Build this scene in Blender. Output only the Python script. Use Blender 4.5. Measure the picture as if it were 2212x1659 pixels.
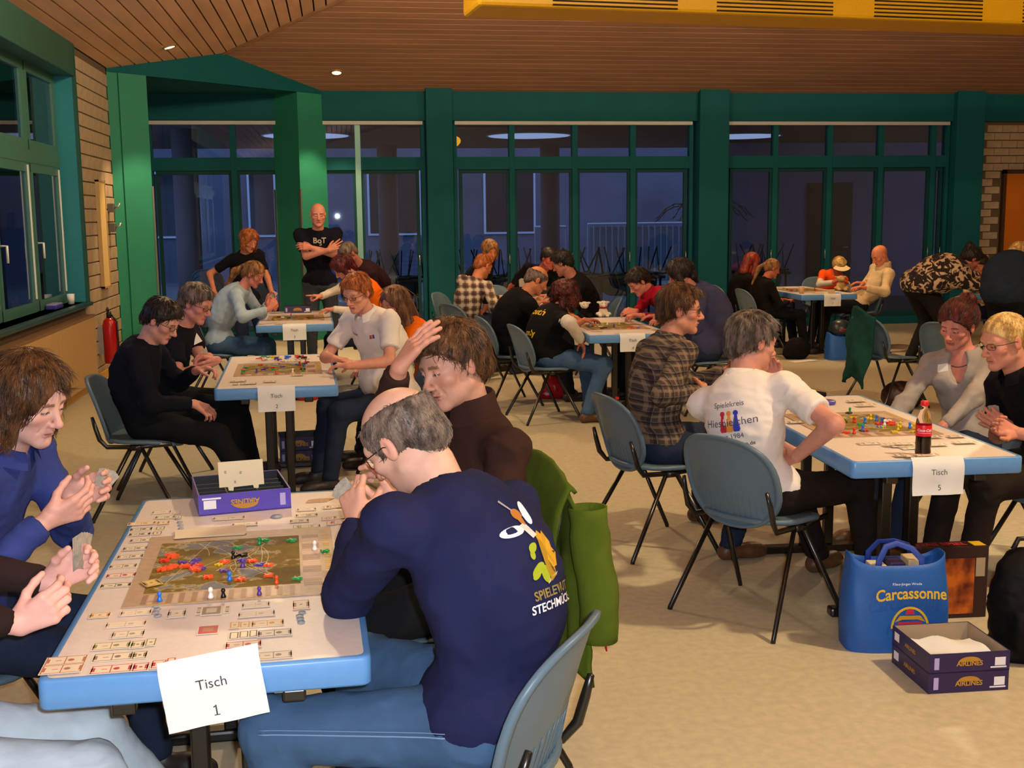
import bpy, bmesh, math, random
import numpy as np
from mathutils import Vector, Matrix, Euler
from mathutils.bvhtree import BVHTree
random.seed(7); rng = np.random.default_rng(7)
for o in list(bpy.data.objects): bpy.data.objects.remove(o)
SC = bpy.context.scene; COL = SC.collection
PI = math.pi
# ------------------------------------------------------------------ camera
CF, CYAW, CPITCH, CROLL, CH = 2478.1, .1494, .1451, .0110, 1.6956
def cam_axes():
    cy, sy, cp, sp = math.cos(CYAW), math.sin(CYAW), math.cos(CPITCH), math.sin(CPITCH)
    fw = np.array([sy*cp, cy*cp, -sp]); ri = np.array([cy, -sy, 0]); up = np.cross(ri, fw)
    c, s = math.cos(CROLL), math.sin(CROLL)
    return c*ri - s*up, c*up + s*ri, fw
CR, CU, CW = cam_axes()
cd = bpy.data.cameras.new('camera'); cam = bpy.data.objects.new('camera', cd); COL.objects.link(cam)
cd.sensor_fit = 'HORIZONTAL'; cd.sensor_width = 36; cd.lens = 36*CF/2212; cd.clip_end = 200; cd.clip_start = .05
m = Matrix.Identity(4)
for i in range(3):
    m[i][0] = CR[i]; m[i][1] = CU[i]; m[i][2] = -CW[i]
m[2][3] = CH
cam.matrix_world = m; SC.camera = cam
# a photo pixel (2212x1659) on a real plane of the room -> point in metres
def ray(px, py): return CW + (px-1106)/CF*CR - (py-829.5)/CF*CU
def PY(px, py, y):
    d = ray(px, py); t = y/d[1]; return np.array([d[0]*t, d[1]*t, d[2]*t+CH])
def PZ(px, py, z):
    d = ray(px, py); t = (z-CH)/d[2]; return np.array([d[0]*t, d[1]*t, z])
def PX(px, py, x):
    d = ray(px, py); t = x/d[0]; return np.array([x, d[1]*t, d[2]*t+CH])
# ------------------------------------------------------------------ light
SC.view_settings.view_transform = 'Standard'; SC.view_settings.look = 'None'
SC.view_settings.gamma = 1; SC.view_settings.use_curve_mapping = False; SC.view_settings.exposure = 0.0
W = bpy.data.worlds.new('dusk'); SC.world = W; W.use_nodes = True
W.node_tree.nodes['Background'].inputs[0].default_value = (.34, .42, .72, 1)
W.node_tree.nodes['Background'].inputs[1].default_value = 2.0
YB, XL, SL, HE = 16.5, -2.55, .28, 3.43          # back wall, left wall, ceiling slope, eaves height
def light(name, kind, loc, energy, color, **kw):
    l = bpy.data.lights.new(name, kind); l.energy = energy; l.color = color
    for k, v in kw.items(): setattr(l, k, v)
    o = bpy.data.objects.new(name, l); COL.objects.link(o); o.location = loc; return o
WARM = (1, .79, .47)
# camera flash: a small xenon tube beside the lens
light('camera_flash', 'POINT', (.05, -.03, CH+.06), 360, (.86, .90, 1), shadow_soft_size=.018)
# hall lamps hanging out of the frame
for (x, y, z, e) in [(3.9, 6.4, 5.4, 720), (-.5, 9.0, 4.0, 380), (6.6, 10.6, 4.3, 260), (1.9, 11.4, 4.2, 170), (1.0, 2.8, 4.8, 380), (4.4, 2.8, 5.2, 860)]:
    light('hall_lamp', 'POINT', (x, y, z), e, WARM, shadow_soft_size=.14)

# ------------------------------------------------------------------ materials
def lin(c):
    if isinstance(c, str): c = tuple(int(c[i:i+2], 16) for i in (0, 2, 4))
    return tuple(((v/255)/12.92 if v/255 <= .04045 else ((v/255+.055)/1.055)**2.4) for v in c[:3]) + (1,)
MATS = {}
def mat(name, col, rough=.6, metal=0, var=0, scale=40, bump=0, bscale=200, attr=False, spec=.5, stretch=None, col2=None, emit=0, sheen=0, trans=0, alpha=1, ior=1.45, coat=0):
    key = name
    if key in MATS: return MATS[key]
    m = bpy.data.materials.new(name); m.use_nodes = True; nt = m.node_tree; n = nt.nodes; L = nt.links
    b = n['Principled BSDF']; c = lin(col)
    b.inputs['Base Color'].default_value = c; b.inputs['Roughness'].default_value = rough
    b.inputs['Metallic'].default_value = metal; b.inputs['Specular IOR Level'].default_value = spec
    b.inputs['IOR'].default_value = ior
    if sheen: b.inputs['Sheen Weight'].default_value = sheen
    if coat: b.inputs['Coat Weight'].default_value = coat
    if trans: b.inputs['Transmission Weight'].default_value = trans
    if emit: b.inputs['Emission Color'].default_value = c; b.inputs['Emission Strength'].default_value = emit
    tc = n.new('ShaderNodeTexCoord'); src = tc.outputs['Object']
    if stretch:
        mp = n.new('ShaderNodeMapping'); mp.inputs['Scale'].default_value = stretch; L.new(src, mp.inputs[0]); src = mp.outputs[0]
    base = None
    if attr:
        at = n.new('ShaderNodeVertexColor'); at.layer_name = 'Col'; base = at.outputs[0]; L.new(base, b.inputs['Base Color'])
    if var or col2:
        nz = n.new('ShaderNodeTexNoise'); nz.inputs['Scale'].default_value = scale; nz.inputs['Detail'].default_value = 5; L.new(src, nz.inputs[0])
        mx = n.new('ShaderNodeMix'); mx.data_type = 'RGBA'
        if col2:
            rp = n.new('ShaderNodeMapRange'); rp.inputs[1].default_value = .4; rp.inputs[2].default_value = .6
            L.new(nz.outputs[0], rp.inputs[0]); L.new(rp.outputs[0], mx.inputs[0])
            mx.inputs[6].default_value = c; mx.inputs[7].default_value = lin(col2)
        else:
            rp = n.new('ShaderNodeMapRange'); rp.inputs[1].default_value = .3; rp.inputs[2].default_value = .7
            rp.inputs[3].default_value = 1-var; rp.inputs[4].default_value = 1+var
            L.new(nz.outputs[0], rp.inputs[0]); mx.blend_type = 'MULTIPLY'; mx.inputs[0].default_value = 1
            if base: L.new(base, mx.inputs[6])
            else: mx.inputs[6].default_value = c
            cc = n.new('ShaderNodeCombineColor')
            for i in range(3): L.new(rp.outputs[0], cc.inputs[i])
            L.new(cc.outputs[0], mx.inputs[7])
        L.new(mx.outputs[2], b.inputs['Base Color'])
    if bump:
        nb = n.new('ShaderNodeTexNoise'); nb.inputs['Scale'].default_value = bscale; nb.inputs['Detail'].default_value = 4; L.new(src, nb.inputs[0])
        bp = n.new('ShaderNodeBump'); bp.inputs['Strength'].default_value = bump; bp.inputs['Distance'].default_value = .004
        L.new(nb.outputs[0], bp.inputs['Height']); L.new(bp.outputs[0], b.inputs['Normal'])
    MATS[key] = m; return m
def cloth(name, col, var=.14, bump=.5, rough=.95, sheen=0, **kw): return mat(name, col, rough=rough, var=var, scale=9, bump=bump, bscale=34, spec=.15, sheen=sheen, **kw)
def mathn(n, L, op, a, b=None):
    x = n.new('ShaderNodeMath'); x.operation = op
    for i, v in enumerate((a, b)):
        if v is None: continue
        if isinstance(v, (int, float)): x.inputs[i].default_value = v
        else: L.new(v, x.inputs[i])
    return x.outputs[0]
def plaid(name, base, bands, rotz, freq=16):
    """woven check: bands = [(colour, phase, width)] crossed along the body's own axes"""
    m = bpy.data.materials.new(name); m.use_nodes = True; nt = m.node_tree; n = nt.nodes; L = nt.links
    b = n['Principled BSDF']; b.inputs['Roughness'].default_value = .9; b.inputs['Specular IOR Level'].default_value = .15
    tc = n.new('ShaderNodeTexCoord'); mp = n.new('ShaderNodeMapping'); mp.vector_type = 'POINT'
    mp.inputs['Rotation'].default_value = rotz if isinstance(rotz, tuple) else (0, 0, rotz)
    nz = n.new('ShaderNodeTexNoise'); nz.inputs['Scale'].default_value = 5
    av = n.new('ShaderNodeMix'); av.data_type = 'VECTOR'; av.inputs[0].default_value = .03
    L.new(tc.outputs['Object'], mp.inputs[0]); L.new(tc.outputs['Object'], nz.inputs[0])
    L.new(mp.outputs[0], av.inputs[4]); L.new(nz.outputs[1], av.inputs[5])
    sx = n.new('ShaderNodeSeparateXYZ'); L.new(av.outputs[1], sx.inputs[0])
    cur = None
    for (col, ph, wd) in bands:
        for ax in (0, 2):
            v = mathn(n, L, 'MULTIPLY', sx.outputs[ax], float(freq)); v = mathn(n, L, 'ADD', v, ph+20); v = mathn(n, L, 'FRACT', v)
            v = mathn(n, L, 'LESS_THAN', v, wd); v = mathn(n, L, 'MULTIPLY', v, .55)
            mx = n.new('ShaderNodeMix'); mx.data_type = 'RGBA'; L.new(v, mx.inputs[0])
            if cur is None: mx.inputs[6].default_value = lin(base)
            else: L.new(cur, mx.inputs[6])
            mx.inputs[7].default_value = lin(col); cur = mx.outputs[2]
    L.new(cur, b.inputs['Base Color']); return m
# ------------------------------------------------------------------ objects
def put(o, parent=None, label=None, cat=None, group=None, kind=None):
    if o.name not in COL.objects: COL.objects.link(o)
    if parent is not None: o.parent = parent
    for k, v in (('label', label), ('category', cat), ('group', group), ('kind', kind)):
        if v: o[k] = v
    return o
def empty(name, loc=(0, 0, 0), rz=0, label=None, cat=None, group=None, kind=None, parent=None):
    o = bpy.data.objects.new(name, None); o.empty_display_size = .1; o.location = Vector([float(v) for v in loc]); o.rotation_euler = (0, 0, rz)
    return put(o, parent, label, cat, group, kind)
class MB:
    """collects shapes and links them as ONE mesh object"""
    def __init__(s): s.v = []; s.f = []; s.m = []; s.sm = []; s.n = 0
    def add(s, v, f, mi=0, smooth=False):
        v = np.asarray(v, float).reshape(-1, 3); s.v.append(v)
        for q in f: s.f.append(tuple(int(i)+s.n for i in q)); s.m.append(mi); s.sm.append(smooth)
        s.n += len(v); return s
    def box(s, x0, x1, y0, y1, z0, z1, mi=0, M=None, bev=0):
        if bev > 0:
            bm = bmesh.new(); bmesh.ops.create_cube(bm, size=1)
            bmesh.ops.scale(bm, vec=(x1-x0, y1-y0, z1-z0), verts=bm.verts); bmesh.ops.translate(bm, vec=((x0+x1)/2, (y0+y1)/2, (z0+z1)/2), verts=bm.verts)
            bmesh.ops.bevel(bm, geom=bm.edges[:], offset=bev, segments=2, affect='EDGES', profile=.5)
            bm.verts.index_update(); v = np.array([p.co[:] for p in bm.verts]); f = [[p.index for p in q.verts] for q in bm.faces]; bm.free()
        else:
            v = np.array([(x, y, z) for x in (x0, x1) for y in (y0, y1) for z in (z0, z1)], float)
            f = [(0, 1, 3, 2), (4, 6, 7, 5), (0, 4, 5, 1), (2, 3, 7, 6), (0, 2, 6, 4), (1, 5, 7, 3)]
        if M is not None: v = np.array([(M @ Vector(p))[:] for p in v])
        return s.add(v, f, mi)
    def tube(s, pts, r, seg=8, mi=0, closed=False, caps=True, flat=1.0):
        pts = [np.asarray(p, float) for p in pts]; n = len(pts); rr = r if hasattr(r, '__len__') else [r]*n
        V = []; up = None
        for i in range(n):
            if closed: t = pts[(i+1) % n]-pts[i-1]
            else: t = pts[min(i+1, n-1)]-pts[max(i-1, 0)]
            t = t/(np.linalg.norm(t)+1e-9)
            if up is None:
                up = np.array([0, 0, 1.]) if abs(t[2]) < .9 else np.array([1., 0, 0])
            a = np.cross(t, up); a /= np.linalg.norm(a)+1e-9; b = np.cross(a, t); up = b
            for k in range(seg):
                th = 2*PI*k/seg; V.append(pts[i]+rr[i]*(math.cos(th)*a*flat+math.sin(th)*b))
        F = []
        for i in range(n if closed else n-1):
            j = (i+1) % n
            for k in range(seg): F.append((i*seg+k, i*seg+(k+1) % seg, j*seg+(k+1) % seg, j*seg+k))
        if not closed and caps: F.append(tuple(range(seg))[::-1]); F.append(tuple((n-1)*seg+k for k in range(seg)))
        return s.add(V, F, mi, True)
    def lathe(s, prof, c=(0, 0, 0), seg=16, mi=0, caps=True, M=None):
        V = []; F = []
        for (r, z) in prof:
            for k in range(seg): V.append((c[0]+r*math.cos(2*PI*k/seg), c[1]+r*math.sin(2*PI*k/seg), c[2]+z))
        for i in range(len(prof)-1):
            for k in range(seg): F.append((i*seg+k, i*seg+(k+1) % seg, (i+1)*seg+(k+1) % seg, (i+1)*seg+k))
        if caps: F.append(tuple(range(seg))[::-1]); F.append(tuple((len(prof)-1)*seg+k for k in range(seg)))
        if M is not None: V = [(M @ Vector(p))[:] for p in V]
        return s.add(V, F, mi, True)
    def prism(s, poly, z0, z1, mi=0, M=None):
        n = len(poly); V = [(p[0], p[1], z0) for p in poly]+[(p[0], p[1], z1) for p in poly]
        F = [tuple(range(n))[::-1], tuple(range(n, 2*n))]+[(i, (i+1) % n, n+(i+1) % n, n+i) for i in range(n)]
        if M is not None: V = [(M @ Vector(p))[:] for p in V]
        return s.add(V, F, mi)
    def grid(s, P, mi=0, smooth=True, wrap=False):
        P = np.asarray(P); a, b = P.shape[:2]; F = []
        for i in range(a-1):
            for j in range(b if wrap else b-1): F.append((i*b+j, i*b+(j+1) % b, (i+1)*b+(j+1) % b, (i+1)*b+j))
        return s.add(P.reshape(-1, 3), F, mi, smooth)
    def build(s, name, mats, parent=None, colors=None, **kw):
        me = bpy.data.meshes.new(name); v = np.concatenate(s.v)
        me.from_pydata(v.tolist(), [], s.f)
        for q in (mats if isinstance(mats, (list, tuple)) else [mats]): me.materials.append(q)
        me.polygons.foreach_set('material_index', s.m); me.polygons.foreach_set('use_smooth', s.sm)
        if colors is not None:
            at = me.color_attributes.new('Col', 'FLOAT_COLOR', 'POINT'); c = np.ones((len(v), 4)); c[:, :3] = colors; at.data.foreach_set('color', c.ravel())
        me.update(); o = bpy.data.objects.new(name, me); return put(o, parent, **kw)
def npmesh(name, v, f, m, parent=None, colors=None, **kw):
    """fast mesh from quad arrays"""
    me = bpy.data.meshes.new(name); v = np.asarray(v, np.float32); f = np.asarray(f, np.int32); k = f.shape[1]
    me.vertices.add(len(v)); me.vertices.foreach_set('co', v.ravel()); me.loops.add(f.size); me.loops.foreach_set('vertex_index', f.ravel())
    me.polygons.add(len(f)); me.polygons.foreach_set('loop_start', np.arange(0, f.size, k)); me.polygons.foreach_set('loop_total', np.full(len(f), k))
    me.polygons.foreach_set('use_smooth', np.ones(len(f), bool)); me.materials.append(m); me.update(calc_edges=True)
    if colors is not None:
        at = me.color_attributes.new('Col', 'FLOAT_COLOR', 'POINT'); c = np.ones((len(v), 4), np.float32); c[:, :3] = colors; at.data.foreach_set('color', c.ravel())
    o = bpy.data.objects.new(name, me); return put(o, parent, **kw)
def copy_tree(o, parent=None, label=None):
    c = o.copy(); COL.objects.link(c)
    if parent is not None: c.parent = parent
    if label: c['label'] = label
    for ch in list(o.children): copy_tree(ch, c)
    return c
def text_mesh(s, size, bold=False, sub=False, italic=0.):
    cu = bpy.data.curves.new('t', 'FONT'); cu.body = s; cu.size = size; cu.align_x = 'CENTER'; cu.align_y = 'CENTER'; cu.resolution_u = 3
    cu.shear = italic
    if bold: cu.offset = size*.022
    o = bpy.data.objects.new('t', cu); COL.objects.link(o)
    dg = bpy.context.evaluated_depsgraph_get(); me = bpy.data.meshes.new_from_object(o.evaluated_get(dg))
    v = np.array([p.co[:] for p in me.vertices]); f = [tuple(p.vertices) for p in me.polygons]
    bpy.data.objects.remove(o); bpy.data.curves.remove(cu); bpy.data.meshes.remove(me); return v, f
def text_on(name, s, size, M, m, parent, bold=False, mirror=False, italic=0., th=0):
    v, f = text_mesh(s, size, bold, italic=italic)
    v = np.array([(M @ Vector((p[0], p[1], 0)))[:] for p in v]); return MB().add(v, f).build(name, m, parent)
def frame_M(o, x, y):
    """matrix with origin o, axes x (right of the print), y (up of the print)"""
    x = Vector([float(t) for t in x]).normalized(); y = Vector([float(t) for t in y]); y = (y-x*y.dot(x)).normalized(); z = x.cross(y); M = Matrix.Identity(4)
    for i in range(3): M[i][0] = x[i]; M[i][1] = y[i]; M[i][2] = z[i]; M[i][3] = float(o[i])
    return M
# ------------------------------------------------------------------ organic surfaces: distance field -> surface net
def _n(v): v = np.asarray(v, float); return v/(np.linalg.norm(v)+1e-9)
class Field:
    def __init__(s): s.p = []; s.cuts = []
    def cap(s, a, b, ra, rb=None, k=.02, sub=False):
        rb = ra if rb is None else rb; s.p.append(('c', np.asarray(a, float), np.asarray(b, float), ra, rb, k, sub)); return s
    def ell(s, c, r, M=None, k=.02, sub=False):
        s.p.append(('e', np.asarray(c, float), np.asarray(r, float), np.eye(3) if M is None else M, None, k, sub)); return s
    def cut(s, pt, nrm, cen, rad): s.cuts.append((np.asarray(pt, float), _n(nrm), np.asarray(cen, float), rad)); return s
    def bounds(s, p):
        if p[0] == 'c':
            r = max(p[3], p[4]); return np.minimum(p[1], p[2])-r, np.maximum(p[1], p[2])+r
        e = np.abs(p[3]) @ p[2]; return p[1]-e, p[1]+e
    def mesh(s, h, lo=None, hi=None):
        B = [s.bounds(p) for p in s.p if not p[6]]
        lo = np.min([b[0] for b in B], 0)-2.5*h if lo is None else lo; hi = np.max([b[1] for b in B], 0)+2.5*h if hi is None else hi
        n = np.ceil((hi-lo)/h).astype(int)+1; F = np.full(n, .5, np.float32)
        ax = [(lo[i]+h*np.arange(n[i])).astype(np.float32) for i in range(3)]
        def sl(b0, b1):
            i0 = np.maximum(np.floor((b0-lo)/h).astype(int), 0); i1 = np.minimum(np.ceil((b1-lo)/h).astype(int)+1, n); return i0, i1
        for p in s.p:
            b0, b1 = s.bounds(p); mg = p[5]+2*h; i0, i1 = sl(b0-mg, b1+mg)
            if (i1 <= i0).any(): continue
            X = ax[0][i0[0]:i1[0], None, None]; Y = ax[1][None, i0[1]:i1[1], None]; Z = ax[2][None, None, i0[2]:i1[2]]
            if p[0] == 'c':
                a, b = p[1], p[2]; ba = b-a; bb = ba @ ba+1e-12
                t = np.clip(((X-a[0])*ba[0]+(Y-a[1])*ba[1]+(Z-a[2])*ba[2])/bb, 0, 1)
                d = np.sqrt((X-a[0]-t*ba[0])**2+(Y-a[1]-t*ba[1])**2+(Z-a[2]-t*ba[2])**2)-(p[3]+(p[4]-p[3])*t)
            else:
                c, r, M = p[1], p[2], p[3]; x, y, z = X-c[0], Y-c[1], Z-c[2]
                q = [(x*M[0, i]+y*M[1, i]+z*M[2, i]) for i in range(3)]
                k0 = np.sqrt((q[0]/r[0])**2+(q[1]/r[1])**2+(q[2]/r[2])**2); k1 = np.sqrt((q[0]/r[0]**2)**2+(q[1]/r[1]**2)**2+(q[2]/r[2]**2)**2)+1e-9
                d = k0*(k0-1)/k1; d = np.where(k0 < .05, -min(r), d)
            G = F[i0[0]:i1[0], i0[1]:i1[1], i0[2]:i1[2]]; k = p[5]
            if p[6]:
                d = -d; hh = np.maximum(k-np.abs(G-d), 0)/k; G[...] = np.maximum(G, d)+hh*hh*k*.25
            else:
                hh = np.maximum(k-np.abs(G-d), 0)/k; G[...] = np.minimum(G, d)-hh*hh*k*.25
        for (pt, nr, cen, rad) in s.cuts:
            i0, i1 = sl(cen-rad, cen+rad)
            if (i1 <= i0).any(): continue
            X = ax[0][i0[0]:i1[0], None, None]; Y = ax[1][None, i0[1]:i1[1], None]; Z = ax[2][None, None, i0[2]:i1[2]]
            d = (X-pt[0])*nr[0]+(Y-pt[1])*nr[1]+(Z-pt[2])*nr[2]
            G = F[i0[0]:i1[0], i0[1]:i1[1], i0[2]:i1[2]]
            inr = ((X-cen[0])**2+(Y-cen[1])**2+(Z-cen[2])**2) < rad*rad
            G[...] = np.where(inr, np.maximum(G, d), G)
        return surfnet(F, lo, h)
def surfnet(F, lo, h):
    I = F < 0; nx, ny, nz = F.shape
    A = I[:-1, :-1, :-1].astype(np.int8)
    S = np.zeros((nx-1, ny-1, nz-1), np.int8)
    for dx in (0, 1):
        for dy in (0, 1):
            for dz in (0, 1): S += I[dx:nx-1+dx, dy:ny-1+dy, dz:nz-1+dz]
    cells = np.argwhere((S > 0) & (S < 8))
    if len(cells) == 0: return np.zeros((0, 3)), np.zeros((0, 4), int)
    idx = np.full((nx-1, ny-1, nz-1), -1, np.int64); idx[cells[:, 0], cells[:, 1], cells[:, 2]] = np.arange(len(cells))
    acc = np.zeros((len(cells), 3)); cnt = np.zeros(len(cells))
    cs = [(a, b, c) for a in (0, 1) for b in (0, 1) for c in (0, 1)]
    val = {c: F[cells[:, 0]+c[0], cells[:, 1]+c[1], cells[:, 2]+c[2]] for c in cs}
    for c in cs:
        for ax in range(3):
            if c[ax]: continue
            e = list(c); e[ax] = 1; e = tuple(e); a, b = val[c], val[e]; m = (a < 0) != (b < 0)
            t = np.where(m, a/(a-b+1e-12), 0); p = np.tile(np.array(c, float), (len(cells), 1)); p[:, ax] = t
            acc += p*m[:, None]; cnt += m
    V = lo+(cells+acc/cnt[:, None])*h
    Q = []
    for ax in range(3):
        sl0 = [slice(None)]*3; sl1 = [slice(None)]*3; sl0[ax] = slice(0, -1); sl1[ax] = slice(1, None)
        a, b = I[tuple(sl0)], I[tuple(sl1)]; E = np.argwhere(a != b); u, v = [(1, 2), (2, 0), (0, 1)][ax]
        ok = (E[:, u] > 0) & (E[:, v] > 0) & (E[:, u] < F.shape[u]-1) & (E[:, v] < F.shape[v]-1); E = E[ok]
        def g(du, dv):
            q = E.copy(); q[:, u] -= du; q[:, v] -= dv; return idx[q[:, 0], q[:, 1], q[:, 2]]
        q = np.stack([g(1, 1), g(0, 1), g(0, 0), g(1, 0)], 1)
        s0 = a[E[:, 0], E[:, 1], E[:, 2]]; q[~s0] = q[~s0][:, ::-1]; Q.append(q)
    Q = np.concatenate(Q); Q = Q[(Q >= 0).all(1)]
    return V, Q
def vnormals(V, Q):
    n = np.cross(V[Q[:, 2]]-V[Q[:, 0]], V[Q[:, 3]]-V[Q[:, 1]]); N = np.zeros_like(V)
    for i in range(4): np.add.at(N, Q[:, i], n)
    return N/(np.linalg.norm(N, axis=1)[:, None]+1e-12)
_perm = rng.random((32, 32, 32)).astype(np.float32)
def vnoise(P):
    P = np.asarray(P); i = np.floor(P).astype(int); f = P-i; f = f*f*(3-2*f); r = 0
    for a in (0, 1):
        for b in (0, 1):
            for c in (0, 1):
                w = (f[:, 0] if a else 1-f[:, 0])*(f[:, 1] if b else 1-f[:, 1])*(f[:, 2] if c else 1-f[:, 2])
                r = r+w*_perm[(i[:, 0]+a) % 32, (i[:, 1]+b) % 32, (i[:, 2]+c) % 32]
    return r*2-1
def wrinkle(V, Q, amp, spots, seed=0, base=.38):
    """cloth folds: ridged noise, strongest near the joints in spots [(pos, radius)]"""
    N = vnormals(V, Q); w = np.full(len(V), base)
    for (c, r) in spots: w = np.maximum(w, np.exp(-((V-c)**2).sum(1)/(r*r)))
    P = V+seed*3.7; wob = vnoise(P*6)
    r1 = 1-np.abs(vnoise(P*np.array([9, 9, 14])+wob[:, None]*1.1))*2.2; r2 = 1-np.abs(vnoise(P*np.array([19, 19, 28])+7+wob[:, None]))*2.2
    return V+N*((np.sign(r1)*np.abs(r1)**1.4*.7+r2*.3)*w*amp*1.5-amp*.25)[:, None]

SKIN = mat('skin', 'd8a088', rough=.48, var=.07, scale=35, bump=.12, bscale=420, attr=True, spec=.35)
EYEW = mat('eye_white', 'd8cfc8', rough=.2); IRIS = mat('iris', '3a2a20', rough=.15); GLASSF = mat('spectacle_frame', '2a2420', rough=.3, metal=.6)
LENS = mat('spectacle_lens', 'ffffff', rough=.02, trans=1, ior=1.1)
SHOE = mat('shoe_leather', '2a2220', rough=.5, var=.15, scale=30); SHOEB = mat('brown_leather', '5a3a22', rough=.45, var=.2, scale=30); SHOEW = mat('white_trainer', 'c8c4bc', rough=.6, var=.1)
SOLE = mat('shoe_sole', '3a3430', rough=.8)
def hairm(name, col, col2): return mat(name, col, rough=.42, col2=col2, scale=38, bump=.9, bscale=150, stretch=(1, 1, .35), spec=.4)
def ik(a, b, l1, l2, pole):
    d = b-a; D = np.linalg.norm(d); D2 = min(D, (l1+l2)*.995); u = d/(D+1e-9); b = a+u*D2
    x = (l1*l1-l2*l2+D2*D2)/(2*D2); hgt = math.sqrt(max(l1*l1-x*x, 0)); p = pole-u*(pole @ u); p = _n(p)
    return a+u*x+p*hgt, b
def rot(axis, ang):
    return np.array(Matrix.Rotation(ang, 3, Vector([float(t) for t in axis])))
def head_axes(yaw, pitch=0, roll=0):
    """yaw: compass angle of the look in plan; pitch>0 looks down; roll>0 tips to the person's right"""
    f = np.array([math.cos(yaw)*math.cos(pitch), math.sin(yaw)*math.cos(pitch), -math.sin(pitch)])
    r = np.array([math.sin(yaw), -math.cos(yaw), 0]); u = np.cross(r, f)
    R = rot(f, roll); r = R @ r; u = R @ u
    return np.stack([r, f, u], 1)
def head_field(s, M, H, neck, female=False, detail=True, chin=0, mouth_open=0, shut=False):
    F = Field(); k = s
    def P(x, y, z): return H+M @ (np.array([x, y, z])*k)
    def E(c, r, kk=.015, sub=False): F.ell(P(*c), np.array(r)*k, M, kk*k, sub)
    def C(a, b, r1, r2, kk=.012, sub=False): F.cap(P(*a), P(*b), r1*k, r2*k, kk*k, sub)
    jw = .9 if female else 1.
    E((0, -.012, .033), (.076, .096, .084)); E((0, .034, -.022), (.060*jw, .054, .078), .03); E((0, .030, -.068), (.050*jw, .047, .040), .025)
    for sx in (-1, 1):
        C((sx*.053*jw, -.002, -.058), (sx*.014, .064, -.100), .016, .015, .025)
        E((sx*.043, .054, -.024), (.022, .022, .017), .02)
    E((0, .072, -.101+chin), (.019*jw, .016, .015), .018)
    if detail:
        C((-.040, .070, .021), (.040, .070, .021), .0115 if not female else .008, .0115 if not female else .008, .02)
        for sx in (-1, 1):
            E((sx*.031, .095, .001), (.017, .017, .012), .012, True)
            E((sx*.031, .073, .002), (.0140, .0140, .0130), .004)
            if not shut: C((sx*.031-.009, .0905, -.003), (sx*.031+.009, .0905, -.003), .0034, .0034, .002, True)
            E((sx*.079, -.010, -.006), (.008, .018, .031), .006); E((sx*.088, -.004, -.002), (.006, .010, .018), .004, True)
            E((sx*.012, .094, -.040), (.008, .010, .0075), .006)
        C((0, .080, .012), (0, .107, -.030), .0085, .0095, .012); E((0, .109, -.035), (.0115, .0115, .0105), .008)
        C((-.019, .083, -.064), (0, .091, -.0625), .0040, .0048, .006); C((.019, .083, -.064), (0, .091, -.0625), .0040, .0048, .006)
        C((-.015, .0835, -.0738), (.015, .0835, -.0738), .0052, .0052, .006)
        C((-.022, .094, -.0685), (.022, .094, -.0685), .0020+mouth_open, .0020+mouth_open, .003, True)
        for sx in (-1, 1): C((sx*.024, .088, -.038), (sx*.033, .074, -.066), .002, .002, .008, True)
    else:
        C((0, .080, .012), (0, .107, -.030), .0095, .0115, .012)
        for sx in (-1, 1): E((sx*.079, -.010, -.006), (.008, .018, .031), .006); E((sx*.031, .095, .001), (.017, .015, .010), .012, True)
        C((-.018, .086, -.068), (.018, .086, -.068), .006, .006, .008)
    nr = .049 if female else .058
    F.cap(P(0, -.022, -.055), neck, nr*k, (nr+.004)*k, .03*k)
    return F
def paint_head(V, s, M, H, skin, hair, lips=None, stubble=0, female=False, bald=False):
    c = np.tile(np.array(lin(skin)[:3]), (len(V), 1)); L = (V-H) @ M/s; x, y, z = np.abs(L[:, 0]), L[:, 1], L[:, 2]
    def mix(mask, col, a): c[:] = c*(1-(mask*a)[:, None])+np.array(col)*(mask*a)[:, None]
    sk = np.array(lin(skin)[:3]); red = sk*np.array([1.0, .62, .58])
    mix(np.exp(-((x-.045)**2+(z+.03)**2)/.0004)*(y > .02), red, .35); mix(np.exp(-(x**2+(z+.035)**2)/.00018)*(y > .09), red, .45)
    mix(((x > .074) & (y < .02) & (y > -.04)).astype(float), red, .4)
    lc = lin(lips)[:3] if lips else sk*np.array([.80, .45, .42])
    mix(((x < .023) & (y > .074) & (z < -.058) & (z > -.079)).astype(float), lc, .45 if not female else .7)
    mix(((x < .020) & (y > .070) & (np.abs(z+.0685) < .0022)).astype(float), sk*.18, .9)
    hc = np.array(lin(hair)[:3]); mix(((x > .012) & (x < .050) & (y > .045) & (np.abs(z-.0205+.15*(x-.03)**2/.03) < (.0035 if female else .0052))).astype(float), hc, .75)
    mix(((np.abs(x-.031) < .014) & (y > .06) & (np.abs(z+.0035) < .0028)).astype(float), (.02, .015, .012), .75)
    if stubble: mix(((y > .0) & (z < -.045) & (z > -.13)).astype(float), sk*np.array([.55, .52, .55]), stubble)
    return c
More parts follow.
